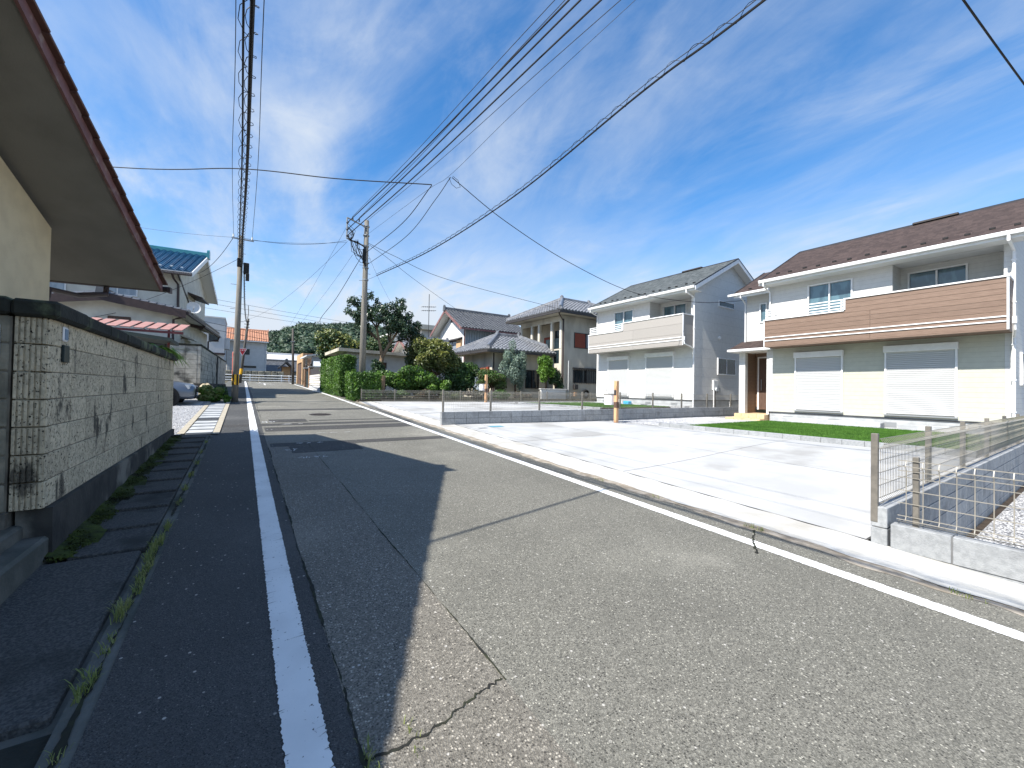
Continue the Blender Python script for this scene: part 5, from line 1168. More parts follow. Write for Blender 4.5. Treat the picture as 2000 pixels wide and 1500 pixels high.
q = mbp(pr); q.box((4.74, 20.42, 7.55), (4.88, 20.52, 8.25), 'black', .02); q.build('cable_box', pr)
ln = upole('leaning wooden pole carrying a red stop sign at the junction', (-.25, 48, 1.66), (.34, 48, 8.1), .13, .09, 'pole_dark')
mbp(ln).tube([(.22, 48, 7.6), (.34, 48, 8.7), (.30, 48, 9.4)], .03, 'pole_dark', 6).build('top_bracket', ln)
mbp(ln).tube([(-.175, 48, 2.55), (-.125, 48, 3.1)], [.145, .142], 'yellow', 12).build('stripe_band', ln)
q = mbp(ln)
for z in (7.2, 7.5, 7.8): q.box((.0, 47.9, z), (.45, 47.95, z+.05), 'black')
q.build('crossarm', ln)
# stop sign (inverted triangle)
ss = thing('stop_sign', 'red inverted triangle stop sign fixed to the leaning pole', 'sign', (-.08, 47.82, 4.35))
mbp(ss).prism([(-.40, 47.80, 5.08), (.24, 47.80, 5.08), (.27, 47.80, 5.03), (-.03, 47.80, 4.42), (-.13, 47.80, 4.42), (-.43, 47.80, 5.03)], (0, .03, 0), 'sign_white').build('border', ss)
mbp(ss).prism([(-.375, 47.79, 5.05), (.215, 47.79, 5.05), (.232, 47.79, 5.02), (-.05, 47.79, 4.46), (-.11, 47.79, 4.46), (-.392, 47.79, 5.02)], (0, .012, 0), 'sign_red').build('face', ss)
try:
    fc = bpy.data.curves.new('lettering', 'FONT'); fc.body = '止まれ'; fc.size = .19; fc.align_x = 'CENTER'; fc.extrude = .002
    fo = bpy.data.objects.new('tmp', fc); COL.objects.link(fo); bpy.context.view_layer.update()
    me = bpy.data.meshes.new_from_object(fo.evaluated_get(bpy.context.evaluated_depsgraph_get())); bpy.data.objects.remove(fo)
    me.materials.clear(); me.materials.append(MATS['sign_white'])
    o = bpy.data.objects.new('lettering', me); COL.objects.link(o); o.parent = ss; o.rotation_euler = (R(90), 0, 0); o.location = Vector((-.08, 47.782, 4.845))-Vector(ss.location)
except Exception as ex: print('text', ex)
mbp(ss).box((-.12, 47.82, 4.6), (-.02, 47.95, 4.66), 'galv').build('clamp', ss)
wp = upole('dark wooden pole beside the brick gatehouse', (4.30, 47.0, 1.68), (4.17, 47.0, 7.36), .13, .09, 'pole_dark')
mbp(wp).box((3.95, 46.9, 6.0), (4.4, 46.95, 6.06), 'galv').build('crossarm', wp)
mk = thing('marker_post', 'thin red marker post beside the striped utility pole', 'marker post', (-.76, 46, 1.6))
mbp(mk).tube([(-.76, 46, 1.5), (-.80, 46, 4.5)], .07, 'marker_red', 8).build('shaft', mk); mbp(mk).tube([(-.80, 46, 4.5), (-.80, 46, 4.6)], [.08, .02], 'marker_red', 8).build('cap', mk)
# ================================================================ wires
def span(a, b, sag, n=16):
    a = Vector(a); b = Vector(b); return [a.lerp(b, i/n)-Vector((0, 0, 4*sag*(i/n)*(1-i/n))) for i in range(n+1)]
def through(pts, n=10):
    """smooth curve through points (Catmull-Rom)"""
    P = [Vector(p_) for p_ in pts]; P = [P[0]*2-P[1]]+P+[P[-1]*2-P[-2]]; out = []
    for i in range(1, len(P)-2):
        for k in range(n):
            t = k/n; a, b, c, d = P[i-1:i+3]; out.append(.5*((2*b)+(c-a)*t+(2*a-5*b+4*c-d)*t*t+(3*b-a-3*c+d)*t**3))
    return out+[P[-2]]
def wire(label, pts, r_, m_='cable', name='overhead_wire', n=5):
    q = MB(); q.tube(pts, r_, m_, n); o = solo(q, name, label, 'wire'); return o
for (a, b, lab) in (((4.02, 20.3, 9.35), (5.24, 6.09, 9.28), 'thick power line from the top insulator of the square bracket'), ((4.02, 20.3, 9.02), (5.33, 5.95, 9.15), 'thick power line from the middle insulator of the square bracket'), ((4.02, 20.3, 8.72), (5.50, 5.70, 8.95), 'thick power line from the lowest insulator of the square bracket')):
    A, B = Vector(a), Vector(b); e = A+(B-A)*2.25; wire(lab, through([A, A.lerp(B, .5)-Vector((0, 0, .12)), B, A.lerp(e, .75)+Vector((0, 0, .05)), e+Vector((0, 0, .3))]), .019)
for (a, b, lab) in (((4.25, 20.5, 9.74), (5.02, 6.25, 9.30), 'thin blue power line from the left knob on top of the square bracket'), ((4.55, 20.5, 9.74), (5.28, 6.05, 9.42), 'thin blue power line from the right knob on top of the square bracket'), ((4.93, 20.6, 9.70), (6.02, 5.42, 9.2), 'thin earth wire from the very top of the bracketed pole')):
    A, B = Vector(a), Vector(b); e = A+(B-A)*2.2; wire(lab, through([A, A.lerp(B, .5)-Vector((0, 0, .1)), B, e]), .008, 'cable_thin')
# telephone cable with lashing spiral on the right
def lashed(lab, ctrl, r_=.018, amp=.05, pitch=.38):
    t = thing('lashed_cable', lab, 'cable', ctrl[0]); P = through(ctrl, 40)
    mbp(t).tube(P, r_, 'cable', 6).build('cable', t); mbp(t).tube([p_+Vector((0, 0, .085)) for p_ in P], .006, 'cable_thin', 4).build('messenger', t)
    L_ = 0; H = []; 
    for a, b in zip(P, P[1:]):
        l = (b-a).length; k = max(1, int(l/(pitch/9))); d = (b-a).normalized(); s_ = d.cross(Vector((0, 0, 1))).normalized()
        for i in range(k):
            c = a.lerp(b, i/k); ph = 2*math.pi*(L_+l*i/k)/pitch; H.append(c+Vector((0, 0, .045))+s_*amp*math.cos(ph)+Vector((0, 0, 1))*amp*1.1*math.sin(ph))
        L_ += l
    mbp(t).tube(H, .0045, 'cable', 3).build('lashing', t)
    return t
lashed('black telephone cable with lashing spiral running over the right side of the road', [(5.42, 20.45, 7.04), (5.58, 14.0, 6.52), (5.60, 8.56, 6.38), (5.28, 4.25, 6.36), (5.25, 2.35, 6.36), (5.2, -4, 6.6), (5.1, -10, 7.0)])
wire('short tie wire from the bracketed pole to the telephone cable', [(4.95, 20.55, 6.78), (5.2, 20.5, 6.9), (5.42, 20.45, 7.04)], .008, 'galv')
lashed('thick black telephone cable with lashing spiral above the left white line', [(-.14, 19.85, 6.35), (-.10, 14, 5.55), (-.02, 8, 5.05), (.0, 4, 5.0), (.05, -3, 5.3), (.1, -12, 6.3)], .022, .055, .34)
lashed('second black telephone cable with lashing spiral beside the thick one', [(-.22, 19.85, 6.55), (-.17, 14, 5.75), (-.09, 8, 5.27), (-.07, 4, 5.22), (.0, -3, 5.5), (.0, -12, 6.4)], .012, .05, .5)
wire('thin overhead wire above the left white line', through([(.20, 19.87, 7.6), (.2, 12, 7.1), (.12, 5, 6.9), (.1, -10, 7.4)]), .007, 'cable_thin')
wire('thin pale overhead wire left of the lashed telephone cables', through([(-.44, 19.87, 7.6), (-.33, 12, 6.9), (-.17, 5, 6.6), (-.15, -10, 7.2)]), .006, 'cable_thin')
# crossing and branch wires
wire('black service cable crossing high above the street', through([(-12, 24, 9.3), (-3.47, 18, 8.5), (-.2, 15, 8.16), (2.2, 13.2, 7.82), (4.6, 11.45, 7.62)]), .016)
wire('black service cable dropping back to the bracketed pole from the crossing cable', through([(4.6, 11.45, 7.60), (4.72, 14.5, 7.5), (4.9, 20.5, 8.1)]), .013)
wire('branch cable rising from the bracketed pole to the house drop', through([(4.95, 20.5, 7.5), (5.05, 15, 7.25), (5.02, 12.2, 7.55), (5.01, 11.01, 7.78)]), .011)
wire('thin support wire holding the house drop below the power lines', through([(4.93, 20.55, 9.0), (5.0, 13, 8.15), (5.01, 11.0, 7.86), (5.4, 8, 8.3), (6.3, 4.2, 9.2)]), .005, 'cable_thin')
wire('house drop cable sagging across the grey shingle roof to the brown balcony house', through([(5.05, 11.0, 7.78), (7.0, 11.1, 7.0), (10.0, 11.3, 6.25), (14, 11.6, 5.78), (17.2, 10.6, 5.62), (19.0, 9.45, 5.75)]), .012)
wire('looped wire coil at the house drop joint', [(4.95, 11.0, 7.76), (5.02, 10.95, 7.55), (5.15, 10.9, 7.45), (5.28, 10.9, 7.52), (5.2, 10.9, 7.70), (5.05, 10.95, 7.8)], .007)
wire('drop wire from the bracketed pole to the white gabled house', through([(4.98, 20.65, 8.62), (6.4, 21.8, 8.42), (8.6, 23.6, 8.0), (15.2, 29.2, 7.2)]), .010)
wire('drop wire from the bracketed pole to the beige veranda house', through([(4.98, 20.55, 8.62), (6.4, 20.9, 8.35), (9.5, 21.0, 7.65), (17.5, 20.75, 6.95)]), .012)
wire('span wire between the striped pole and the bracketed pole', span((-.1, 19.9, 7.52), (3.98, 20.5, 8.5), .22), .008, 'cable_thin'); wire('lower span wire between the striped pole and the bracketed pole', span((-.1, 19.9, 7.46), (3.98, 20.5, 8.42), .10), .006, 'cable_thin')
wire('thin wire from the striped pole over the blue tiled roof', span((-.3, 19.9, 7.5), (-9, 30, 10.4), .3), .006, 'cable_thin')
wire('drop wire from the striped pole to the blue tiled gable', span((-.45, 19.88, 7.45), (-2.0, 25.5, 7.0), .25), .010)
wire('low drop wire from the striped pole to the blue tiled house', span((-.3, 19.9, 6.6), (-3.6, 22.6, 4.9), .1), .008)
lashed('black cable with lashing from the striped pole up the street to the leaning pole', [(-.05, 20.1, 6.2), (.0, 28, 6.15), (.1, 38, 6.7), (.25, 47.9, 7.6)], .022, .05, .6)
wire('black cable from the bracketed pole going up the street', through([(4.75, 20.7, 7.95), (4.3, 24.5, 6.5), (3.98, 28, 5.66), (5.0, 31.5, 5.8), (6.3, 35, 6.1)]), .014)
wire('thin stay wire from the square bracket down over the street', span((4.0, 20.6, 9.2), (3.0, 46, 6.0), .2), .006, 'cable_thin'); wire('thin wire from the square bracket toward the orange roofed house', span((4.05, 20.6, 8.5), (.3, 47.9, 8.0), .6), .007, 'cable_thin'); wire('thin wire from the lower bracket arm toward the dark wooden pole', span((4.3, 20.6, 7.9), (4.17, 47, 7.2), .3), .006, 'cable_thin')
wire('thin wire dropping from the bracketed pole into the magnolia', span((5.0, 20.7, 8.2), (7.2, 24, 6.6), .1), .005, 'cable_thin')
for i, (a, b) in enumerate((((-14, 57, 12.3), (30, 55, 8.8)), ((-14, 57, 11.7), (30, 55, 8.4)), ((-14, 58, 11.2), (30, 56, 8.1)))):
    wire(('highest', 'middle', 'lowest')[i]+' of three far wires crossing above the junction', span(a, b, .4), .016, 'cable_thin')
for i, (a, b) in enumerate((((-14, 60.5, 10.9), (14, 60.2, 6.6)), ((-14, 60.5, 10.1), (14, 60.2, 6.0)))):
    wire(('upper', 'lower')[i]+' far cable passing in front of the orange roof', span(a, b, .4), .025)
wire('house drop cable over the driveway of the brown balcony house', span((5.2, 1.35, 6.75), (18.6, -.2, 6.0), .15), .012)
wire('service cable from the cream house to the telephone cables', [(-3.7, 2.93, 5.0), (-1.8, 3.28, 4.97), (0.0, 3.62, 5.0)], .02)
# ================================================================ car
car = thing('parked_car', 'silver blue hatchback with twin chrome grille parked on the gravel lot', 'car', (-3.63, 18.98, .725)); LOCAL.add(car.name)
def loft(q, secs, m_, n=20, p_=3.2, z_flat=None):
    k = q._m(m_); b = len(q.v)
    for (x, z0, z1, hw, tum) in secs:
        for j in range(n):
            a = 2*math.pi*j/n; cy, cz = math.cos(a), math.sin(a)
            y = math.copysign(abs(cy)**(2/p_), cy); z = math.copysign(abs(cz)**(2/p_), cz)
            zz = (z0+z1)/2+(z1-z0)/2*z; f_ = 1-tum*max(0, z); q.v.append((x, y*hw*f_, zz))
    for i in range(len(secs)-1):
        for j in range(n): a = b+i*n+j; c = b+i*n+(j+1) % n; q.f.append((a, c, c+n, a+n)); q.mi.append(k)
    q.f.append(tuple(b+j for j in range(n))); q.mi.append(k); e = b+(len(secs)-1)*n; q.f.append(tuple(e+j for j in range(n))[::-1]); q.mi.append(k)
q = MB(); loft(q, [(-2.12, .42, .80, .70, .05), (-2.05, .30, .92, .80, .06), (-1.6, .22, .95, .87, .06), (-.6, .20, .93, .885, .06), (.5, .20, .94, .885, .06), (1.2, .21, .93, .88, .08), (1.75, .22, .86, .87, .08), (2.05, .22, .79, .84, .08), (2.17, .24, .74, .78, .06), (2.215, .28, .70, .70, .05), (2.225, .34, .64, .60, .05)], 'car_paint', 24, 4.2); q.build('body', car, True)
q = MB(); loft(q, [(-2.0, .85, 1.05, .70, .1), (-1.6, .85, 1.40, .74, .16), (-.8, .85, 1.48, .76, .18), (.0, .85, 1.46, .76, .18), (.55, .85, 1.30, .75, .16), (1.15, .85, .96, .72, .05)], 'car_glass'); q.build('windows', car, True)
q = MB(); loft(q, [(-1.75, 1.36, 1.42, .56, .0), (-.8, 1.44, 1.505, .62, .0), (.0, 1.42, 1.485, .62, .0), (.38, 1.33, 1.38, .58, 0)], 'car_paint'); q.build('roof_panel', car, True)
q = MB()
for y in (.735, -.735):
    for x0_, x1_ in ((-.75, -.68), (.02, .09)): q.box((x0_, y-.02, .9), (x1_, y+.02, 1.36), 'black')
q.build('pillar', car)
for x in (1.42, -1.28):
    for s_ in (-1, 1):
        o = MB().tube([(x, s_*.70, .31), (x, s_*.885, .31)], .40, 'black', 22).build('wheel_arch', car)
        wl_ = MB().tube([(x, s_*.70, .31), (x, s_*.72, .31), (x, s_*.88, .31), (x, s_*.90, .31)], [.29, .315, .315, .285], 'tyre', 24).build('wheel', car, True)
        q = MB(); q.tube([(x, s_*.885, .31), (x, s_*.905, .31)], .21, 'aluminium', 20)
        for k in range(5): a = 2*math.pi*k/5; q.tube([(x, s_*.91, .31), (x+.19*math.cos(a), s_*.905, .31+.19*math.sin(a))], .022, 'chrome', 5)
        q.build('rim', wl_)
for s_ in (-1, 1):
    MB().prism([(2.20, s_*.42, .57), (2.235, s_*.42, .60), (2.215, s_*.42, .71), (2.10, s_*.42, .735)], (-.16, s_*.40, .02), 'lamp_glass').build('headlight', car)
    q = MB(); q.box((2.17, s_*.05 if s_ > 0 else -.36, .50), (2.25, s_*.36 if s_ > 0 else -.05, .68), 'black', .015); g = q.build('grille', car)
    q = MB()
    for k in range(4): q.box((2.245, min(s_*.06, s_*.35), .515+k*.04), (2.262, max(s_*.06, s_*.35), .53+k*.04), 'chrome')
    q.build('grille_bars', g)
    MB().prism([(.75, s_*.86, .98), (.85, s_*.86, 1.0), (.85, s_*.86, 1.12), (.72, s_*.86, 1.12)], (0, s_*.18, .02), 'car_paint').build('mirror', car)
MB().box((2.16, -.6, .26), (2.25, .6, .36), 'black', .02).build('intake', car); MB().box((2.235, -.17, .37), (2.25, .17, .47), 'sign_white', .004).build('number_plate', car)
rk = MB()
def rockf(u, v):
    a = 2*math.pi*u; b = math.pi*(v-.5); n_ = 1+.16*math.sin(3*a+1)*math.cos(2*b)+.1*math.sin(5*a+4*b)
    return (-1.28+.33*n_*math.cos(b)*math.cos(a), 21.5+.3*n_*math.cos(b)*math.sin(a), 1.12+.36*n_*math.sin(b))
rk.grid(rockf, 18, 10, 'stone_block'); solo(rk, 'garden_rock', 'rounded tan garden rock behind the leafy bush by the car', 'rock', smooth=True)
# ================================================================ vegetation
def leaves(lobes, n, size, seed, shell=.55, up_=.35, asp=.5, box=None):
    """numpy leaf quads spread through ellipsoid lobes (c, r) or a box"""
    g = np.random.default_rng(seed)
    if box is not None:
        (x0, y0, z0), (x1, y1, z1) = box; lo = np.array((x0, y0, z0)); hi = np.array((x1, y1, z1)); P = g.uniform(lo, hi, (n, 3))
        ax = g.integers(0, 5, n); d = np.abs(g.normal(0, .05, n))
        nor = np.zeros((n, 3))
        for k, (a_, s_) in enumerate(((0, -1), (0, 1), (1, -1), (1, 1), (2, 1))):
            mk_ = ax == k; P[mk_, a_] = (hi if s_ > 0 else lo)[a_]-s_*(d[mk_]-.05); nor[mk_, a_] = s_
        P += g.normal(0, .03, (n, 3))
    else:
        vol = np.array([r_[0]*r_[1]*r_[2] for c, r_ in lobes])**.75; vol /= vol.sum(); id_ = g.choice(len(lobes), n, p=vol)
        Cc = np.array([c for c, r_ in lobes])[id_]; Rr = np.array([r_ for c, r_ in lobes])[id_]
        d = g.normal(size=(n, 3)); d /= np.linalg.norm(d, axis=1)[:, None]; rad = g.uniform(shell**3, 1.12, n)**(1/3)
        P = Cc+d*Rr*rad[:, None]; nor = d
    nor = nor+g.normal(0, .75, (n, 3)); nor[:, 2] += up_; nor /= np.linalg.norm(nor, axis=1)[:, None]
    t = g.normal(size=(n, 3)); t -= nor*(t*nor).sum(1)[:, None]; t /= np.linalg.norm(t, axis=1)[:, None]; b = np.cross(nor, t)
    s_ = size*g.uniform(.6, 1.3, n)[:, None]
    V = np.empty((n, 4, 3)); V[:, 0] = P-t*s_; V[:, 1] = P+b*s_*asp+nor*s_*.12; V[:, 2] = P+t*s_; V[:, 3] = P-b*s_*asp+nor*s_*.12
    return V.reshape(-1, 3), np.arange(4*n).reshape(n, 4)
def leafobj(name, parent, m_, VF, off=None, **kw):
    V, F = VF; o_ = OFF(parent); V = V-np.array(o_) if parent else V
    me = bpy.data.meshes.new(name); me.from_pydata(V.tolist(), [], F.tolist()); me.materials.append(MATS[m_])
    o = bpy.data.objects.new(name, me); COL.objects.link(o); o.parent = parent
    for a, b in kw.items(): o[a] = b
    return o
def lobeset(c, r_, n, seed, sub=.42):
    g = random.Random(seed); out = []
    for i in range(n):
        while True:
            d = Vector((g.uniform(-1, 1), g.uniform(-1, 1), g.uniform(-1, 1)))
            if d.length <= 1: break
        d = d*(.55+.45*g.random()); s_ = sub*g.uniform(.7, 1.25)
        out.append(((c[0]+d.x*r_[0], c[1]+d.y*r_[1], c[2]+d.z*r_[2]), (r_[0]*s_, r_[1]*s_, r_[2]*s_)))
    return out
def bush(name, label, cat, base, c, r_, n, size, m_, seed, nl=14, stem=True, sub=.42, m2=None, group=None, trunk=.05, bark='bark', shell=.5):
    t = thing(name, label, cat, base, group=group); lb = lobeset(c, r_, nl, seed, sub)
    if stem:
        q = mbp(t); b = Vector(base)-Vector((0, 0, .15)); hub = Vector((base[0]*.7+c[0]*.3, base[1]*.7+c[1]*.3, base[2]+(c[2]-base[2])*.55))
        q.tube([b, b.lerp(hub, .5)+Vector((.03, .02, 0)), hub], [trunk, trunk*.85, trunk*.7], bark, 8)
        for lc, lr in lb[:10]: q.tube([hub, hub.lerp(Vector(lc), .5)+Vector((0, 0, .04)), Vector(lc)], [trunk*.55, trunk*.35, trunk*.12], bark, 5)
        q.build('trunk', t)
    leafobj('crown', t, m_, leaves(lb, n, size, seed, shell))
    if m2: leafobj('crown', t, m2, leaves([((a[0]-.04, a[1]-.1, a[2]+b[2]*.45), (b[0]*.85, b[1]*.85, b[2]*.7)) for a, b in lb], n//3, size, seed+50, .8))  # second leaf colour on lobe tops, highlights put into the colour
    return t
# clipped hedges
def hedge(label, b0, b1, n, seed):
    t = thing('hedge', label, 'hedge', ((b0[0]+b1[0])/2, (b0[1]+b1[1])/2, b0[2]))
    q = mbp(t); q.box((b0[0]+.12, b0[1]+.12, b0[2]-.1), (b1[0]-.12, b1[1]-.12, b1[2]-.12), 'leaf_dark'); q.build('dark_core', t)  # dark box added inside the hedge to close see-through gaps
    leafobj('foliage', t, 'leaf_hedge', leaves(None, n, .055, seed, box=(b0, b1)))
    g = random.Random(seed); lb = []
    for i in range(26): lb.append(((g.uniform(b0[0], b1[0]), g.uniform(b0[1], b1[1]), b1[2]-.05), (.22, .25, .16)))
    for i in range(20): lb.append(((b0[0]+.04, g.uniform(b0[1], b1[1]), g.uniform(b0[2]+.2, b1[2])), (.13, .25, .25)))
    for i in range(14): lb.append(((g.uniform(b0[0], b1[0]), b0[1]+.04, g.uniform(b0[2]+.2, b1[2])), (.25, .13, .25)))
    leafobj('foliage', t, 'leaf_bright', leaves(lb, n//2, .055, seed+1, .5))
hedge('tall clipped green hedge along the right edge of the street', (4.35, 23.3, 1.0), (5.15, 29.6, 3.15), 15000, 61)
hedge('lower clipped green hedge at the end of the long mesh fence', (4.42, 20.05, .86), (5.6, 21.9, 2.12), 9000, 62)
# magnolia
mg = thing('magnolia_tree', 'dark glossy magnolia tree with bare forked trunk behind the utility pole', 'tree', (6.60, 24, .93))
q = mbp(mg); F0 = Vector((6.80, 24, 3.4)); q.tube([(6.55, 24, .7), (6.62, 24.02, 1.9), (6.72, 24, 2.8), F0], [.17, .14, .125, .12], 'bark_pale', 10)
g = random.Random(12); tips = []
LB = [Vector((6.55, 23.9, 4.2)), Vector((6.45, 24.1, 5.0))]; RB = [Vector((7.2, 24, 4.1)), Vector((7.65, 24, 4.8))]
q.tube([F0-Vector((0, 0, .1)), LB[0], LB[1]], [.10, .075, .05], 'bark_pale', 8); q.tube([F0-Vector((0, 0, .1)), RB[0], RB[1]], [.11, .08, .05], 'bark_pale', 8)
for i, (ex, ey, ez) in enumerate(((5.35, 24.0, 5.0), (5.85, 23.6, 5.6), (6.2, 24.3, 6.1), (6.8, 23.8, 5.5), (5.15, 24.1, 5.6), (5.5, 24.3, 6.2), (7.2, 24.4, 5.8), (7.6, 23.7, 6.0), (8.0, 24.2, 5.6), (8.4, 23.9, 5.0), (8.55, 24.3, 4.5), (7.9, 23.5, 4.7), (7.3, 23.6, 5.2))):
    e = Vector((ex, ey, ez)); st_ = (LB if i < 6 else RB)[i % 2]; md = st_.lerp(e, .5)+Vector((g.uniform(-.1, .1), g.uniform(-.08, .08), .08)); q.tube([st_, md, e], [.05, .035, .015], 'bark', 6); tips.append(e); tips.append(md+Vector((0, 0, .12)))
    for k in range(4):
        e2 = e+Vector((g.uniform(-.55, .55), g.uniform(-.5, .5), g.uniform(-.2, .65))); q.tube([md.lerp(e, .6), e2], [.025, .01], 'bark', 5); tips.append(e2)
q.build('trunk', mg)
lb = [((e.x, e.y, e.z), (g.uniform(.18, .32), g.uniform(.2, .34), g.uniform(.18, .36))) for e in tips]
lb += [((x, 24+g.uniform(-.3, .3), z), (.13, .15, .34)) for x, z in ((5.75, 6.35), (6.15, 6.8), (6.45, 6.5), (7.55, 6.55), (7.85, 6.5), (7.2, 6.3), (5.45, 5.9), (8.25, 5.8))]
leafobj('crown', mg, 'leaf_magnolia', leaves(lb, 8000, .09, 71, .25, .2, .42))
# other trees and shrubs, left to right
bush('round_tree', 'large round broadleaf tree with yellow green top beyond the clipped hedge', 'tree', (6.2, 33.5, 1.1), (6.15, 33.5, 4.3), (1.75, 1.8, 1.5), 9000, .13, 'leaf_dark', 81, 26, m2='leaf_gold', trunk=.16)
bush('round_tree', 'dark green tree filling the gap above the white shed roof', 'tree', (9.0, 36, 1.1), (9.0, 36, 4.3), (2.4, 1.8, 1.35), 7000, .13, 'leaf_dark', 82, 24, m2='leaf_olive', trunk=.14)
bush('conifer_shrub', 'dark upright evergreen shrub beside the pale tree stump', 'shrub', (6.0, 22.2, .93), (6.05, 22.2, 2.1), (.55, .5, .85), 3600, .06, 'leaf_dark', 83, 14)
bush('camellia_bush', 'dense leafy green bush spreading above the long mesh fence', 'bush', (7.4, 21.4, .93), (7.5, 21.4, 1.85), (1.45, .75, .75), 9000, .075, 'leaf_mid', 84, 26, m2='leaf_bright')
bush('camellia_bush', 'small bright green bush under the golden tree', 'bush', (9.0, 20.9, .93), (9.0, 20.9, 1.55), (.75, .5, .55), 3800, .07, 'leaf_mid', 85, 14, m2='leaf_bright')
bush('golden_tree', 'golden green small tree with forked stems in the garden', 'tree', (9.5, 22.6, .93), (9.75, 22.5, 3.35), (1.55, 1.1, 1.15), 11000, .085, 'leaf_olive', 86, 34, m2='leaf_gold', trunk=.09, sub=.34)
bush('golden_tree', 'slender olive green tree top behind the golden tree', 'tree', (8.9, 24.0, .93), (8.85, 24.0, 3.9), (.85, .8, 1.15), 4200, .085, 'leaf_olive', 87, 16, trunk=.07)
bush('dark_shrub', 'broad dark green shrub between golden tree and beige wing', 'shrub', (11.2, 22.6, .93), (11.15, 22.6, 2.15), (1.35, .9, 1.15), 10000, .07, 'leaf_dark', 88, 26, m2='leaf_mid')
bush('maple_shrub', 'low rounded olive and rust maple shrub before the beige wing', 'shrub', (12.85, 21.6, .93), (12.85, 21.6, 2.05), (1.0, .75, .72), 6500, .06, 'leaf_olive', 89, 22, m2='leaf_mid', sub=.36)
bush('silver_tree', 'silvery blue conifer standing against the beige wing', 'tree', (14.9, 22.0, .93), (14.9, 22.0, 2.95), (1.15, .7, 1.65), 11000, .06, 'leaf_silver', 90, 46, trunk=.08, sub=.25)
bush('persimmon_tree', 'small bright green tree beside the beige veranda house', 'tree', (16.75, 21.1, .93), (16.75, 21.1, 2.95), (.85, .6, .95), 4600, .075, 'leaf_bright', 91, 26, trunk=.05, sub=.30)
bush('dark_shrub', 'small dark shrub over the pale garden wall', 'shrub', (17.75, 21.2, .93), (17.75, 21.15, 2.05), (.5, .4, .75), 2600, .065, 'leaf_dark', 92, 12)
NEAR = ('beside the pale tree stump', 'below the dense leafy green bush', 'below the slender olive tree', 'below the golden tree', 'below the broad dark green shrub', 'below the rounded maple shrub', 'below the silvery conifer')
for i, (x, y, rx, rz, m_) in enumerate(((5.4, 20.5, .5, .25, 'leaf_olive'), (6.6, 20.4, .7, .28, 'leaf_mid'), (8.0, 20.45, .8, .3, 'leaf_red'), (9.6, 20.4, .8, .26, 'leaf_olive'), (11.2, 20.4, .8, .3, 'leaf_red'), (12.8, 20.4, .8, .28, 'leaf_mid'), (14.3, 20.5, .7, .3, 'leaf_red'))):
    bush('low_shrub', 'straggly low '+{'leaf_olive': 'olive', 'leaf_mid': 'green', 'leaf_red': 'rust brown'}[m_]+' shrub behind the long mesh fence '+NEAR[i], 'shrub', (x, y, .92), (x, y, 1.12), (rx, .28, rz), 1300, .055, m_, 100+i, 9, group='straggly shrubs behind the garden fence', trunk=.02)
st = thing('tree_stump', 'pale weathered tree stump among the shrubs by the hedge', 'stump', (5.92, 21.0, .9))
q = mbp(st); q.tube([(5.92, 21, .8), (5.92, 21, 1.4), (5.95, 21.02, 2.08)], [.21, .19, .18], 'bark_pale', 14); q.build('trunk', st); mbp(st).tube([(5.95, 21.02, 2.08), (5.95, 21.02, 2.10)], [.17, .16], 'wood_tan', 14).build('cut_face', st)
# left side plants
bush('leafy_bush', 'leafy green bush beside the grey car and the rock', 'bush', (-1.15, 20.6, .8), (-1.1, 20.6, 1.10), (.55, .5, .36), 2600, .075, 'leaf_bright', 111, 20, m2='weed', trunk=.02, sub=.3)
bush('leafy_bush', 'dark weeds crowding the foot of the pale block wall', 'bush', (-.85, 23.2, .9), (-.85, 23.4, 1.1), (.4, 1.3, .3), 3500, .06, 'leaf_dark', 112, 16, trunk=.015)
bush('weed_clump', 'light green weed clump at the foot of the striped utility pole', 'weed', (-.5, 19.8, .79), (-.5, 19.8, .93), (.2, .18, .16), 700, .05, 'leaf_bright', 113, 8, trunk=.01)
# drooping fronds over the near wall
fr = thing('fern', 'drooping bright green fern hanging over the far end of the stone wall', 'fern', (-1.5, 9.9, 2.0)); g = random.Random(31); q = mbp(fr)
for i in range(90):
    a = g.uniform(0, 6.28); L_ = g.uniform(.45, .95); b = Vector((-1.45+g.uniform(-.12, .12), 9.9+g.uniform(-.65, .85), 2.04)); d = Vector((math.cos(a)*.55+.25, math.sin(a)*.8+.35, 0)); w_ = g.uniform(.022, .04); s_ = Vector((-d.y, d.x, 0)).normalized()
    P = [b+d*L_*t+Vector((0, 0, L_*(.75*t-1.05*t*t)+.06)) for t in (0, .25, .5, .75, 1)]
    for k in range(4):
        wa, wb = w_*(1-k/4.2), w_*(1-(k+1)/4.2); q.face([P[k]-s_*wa, P[k]+s_*wa, P[k+1]+s_*wb, P[k+1]-s_*wb], 'leaf_bright')
q.build('fronds', fr)
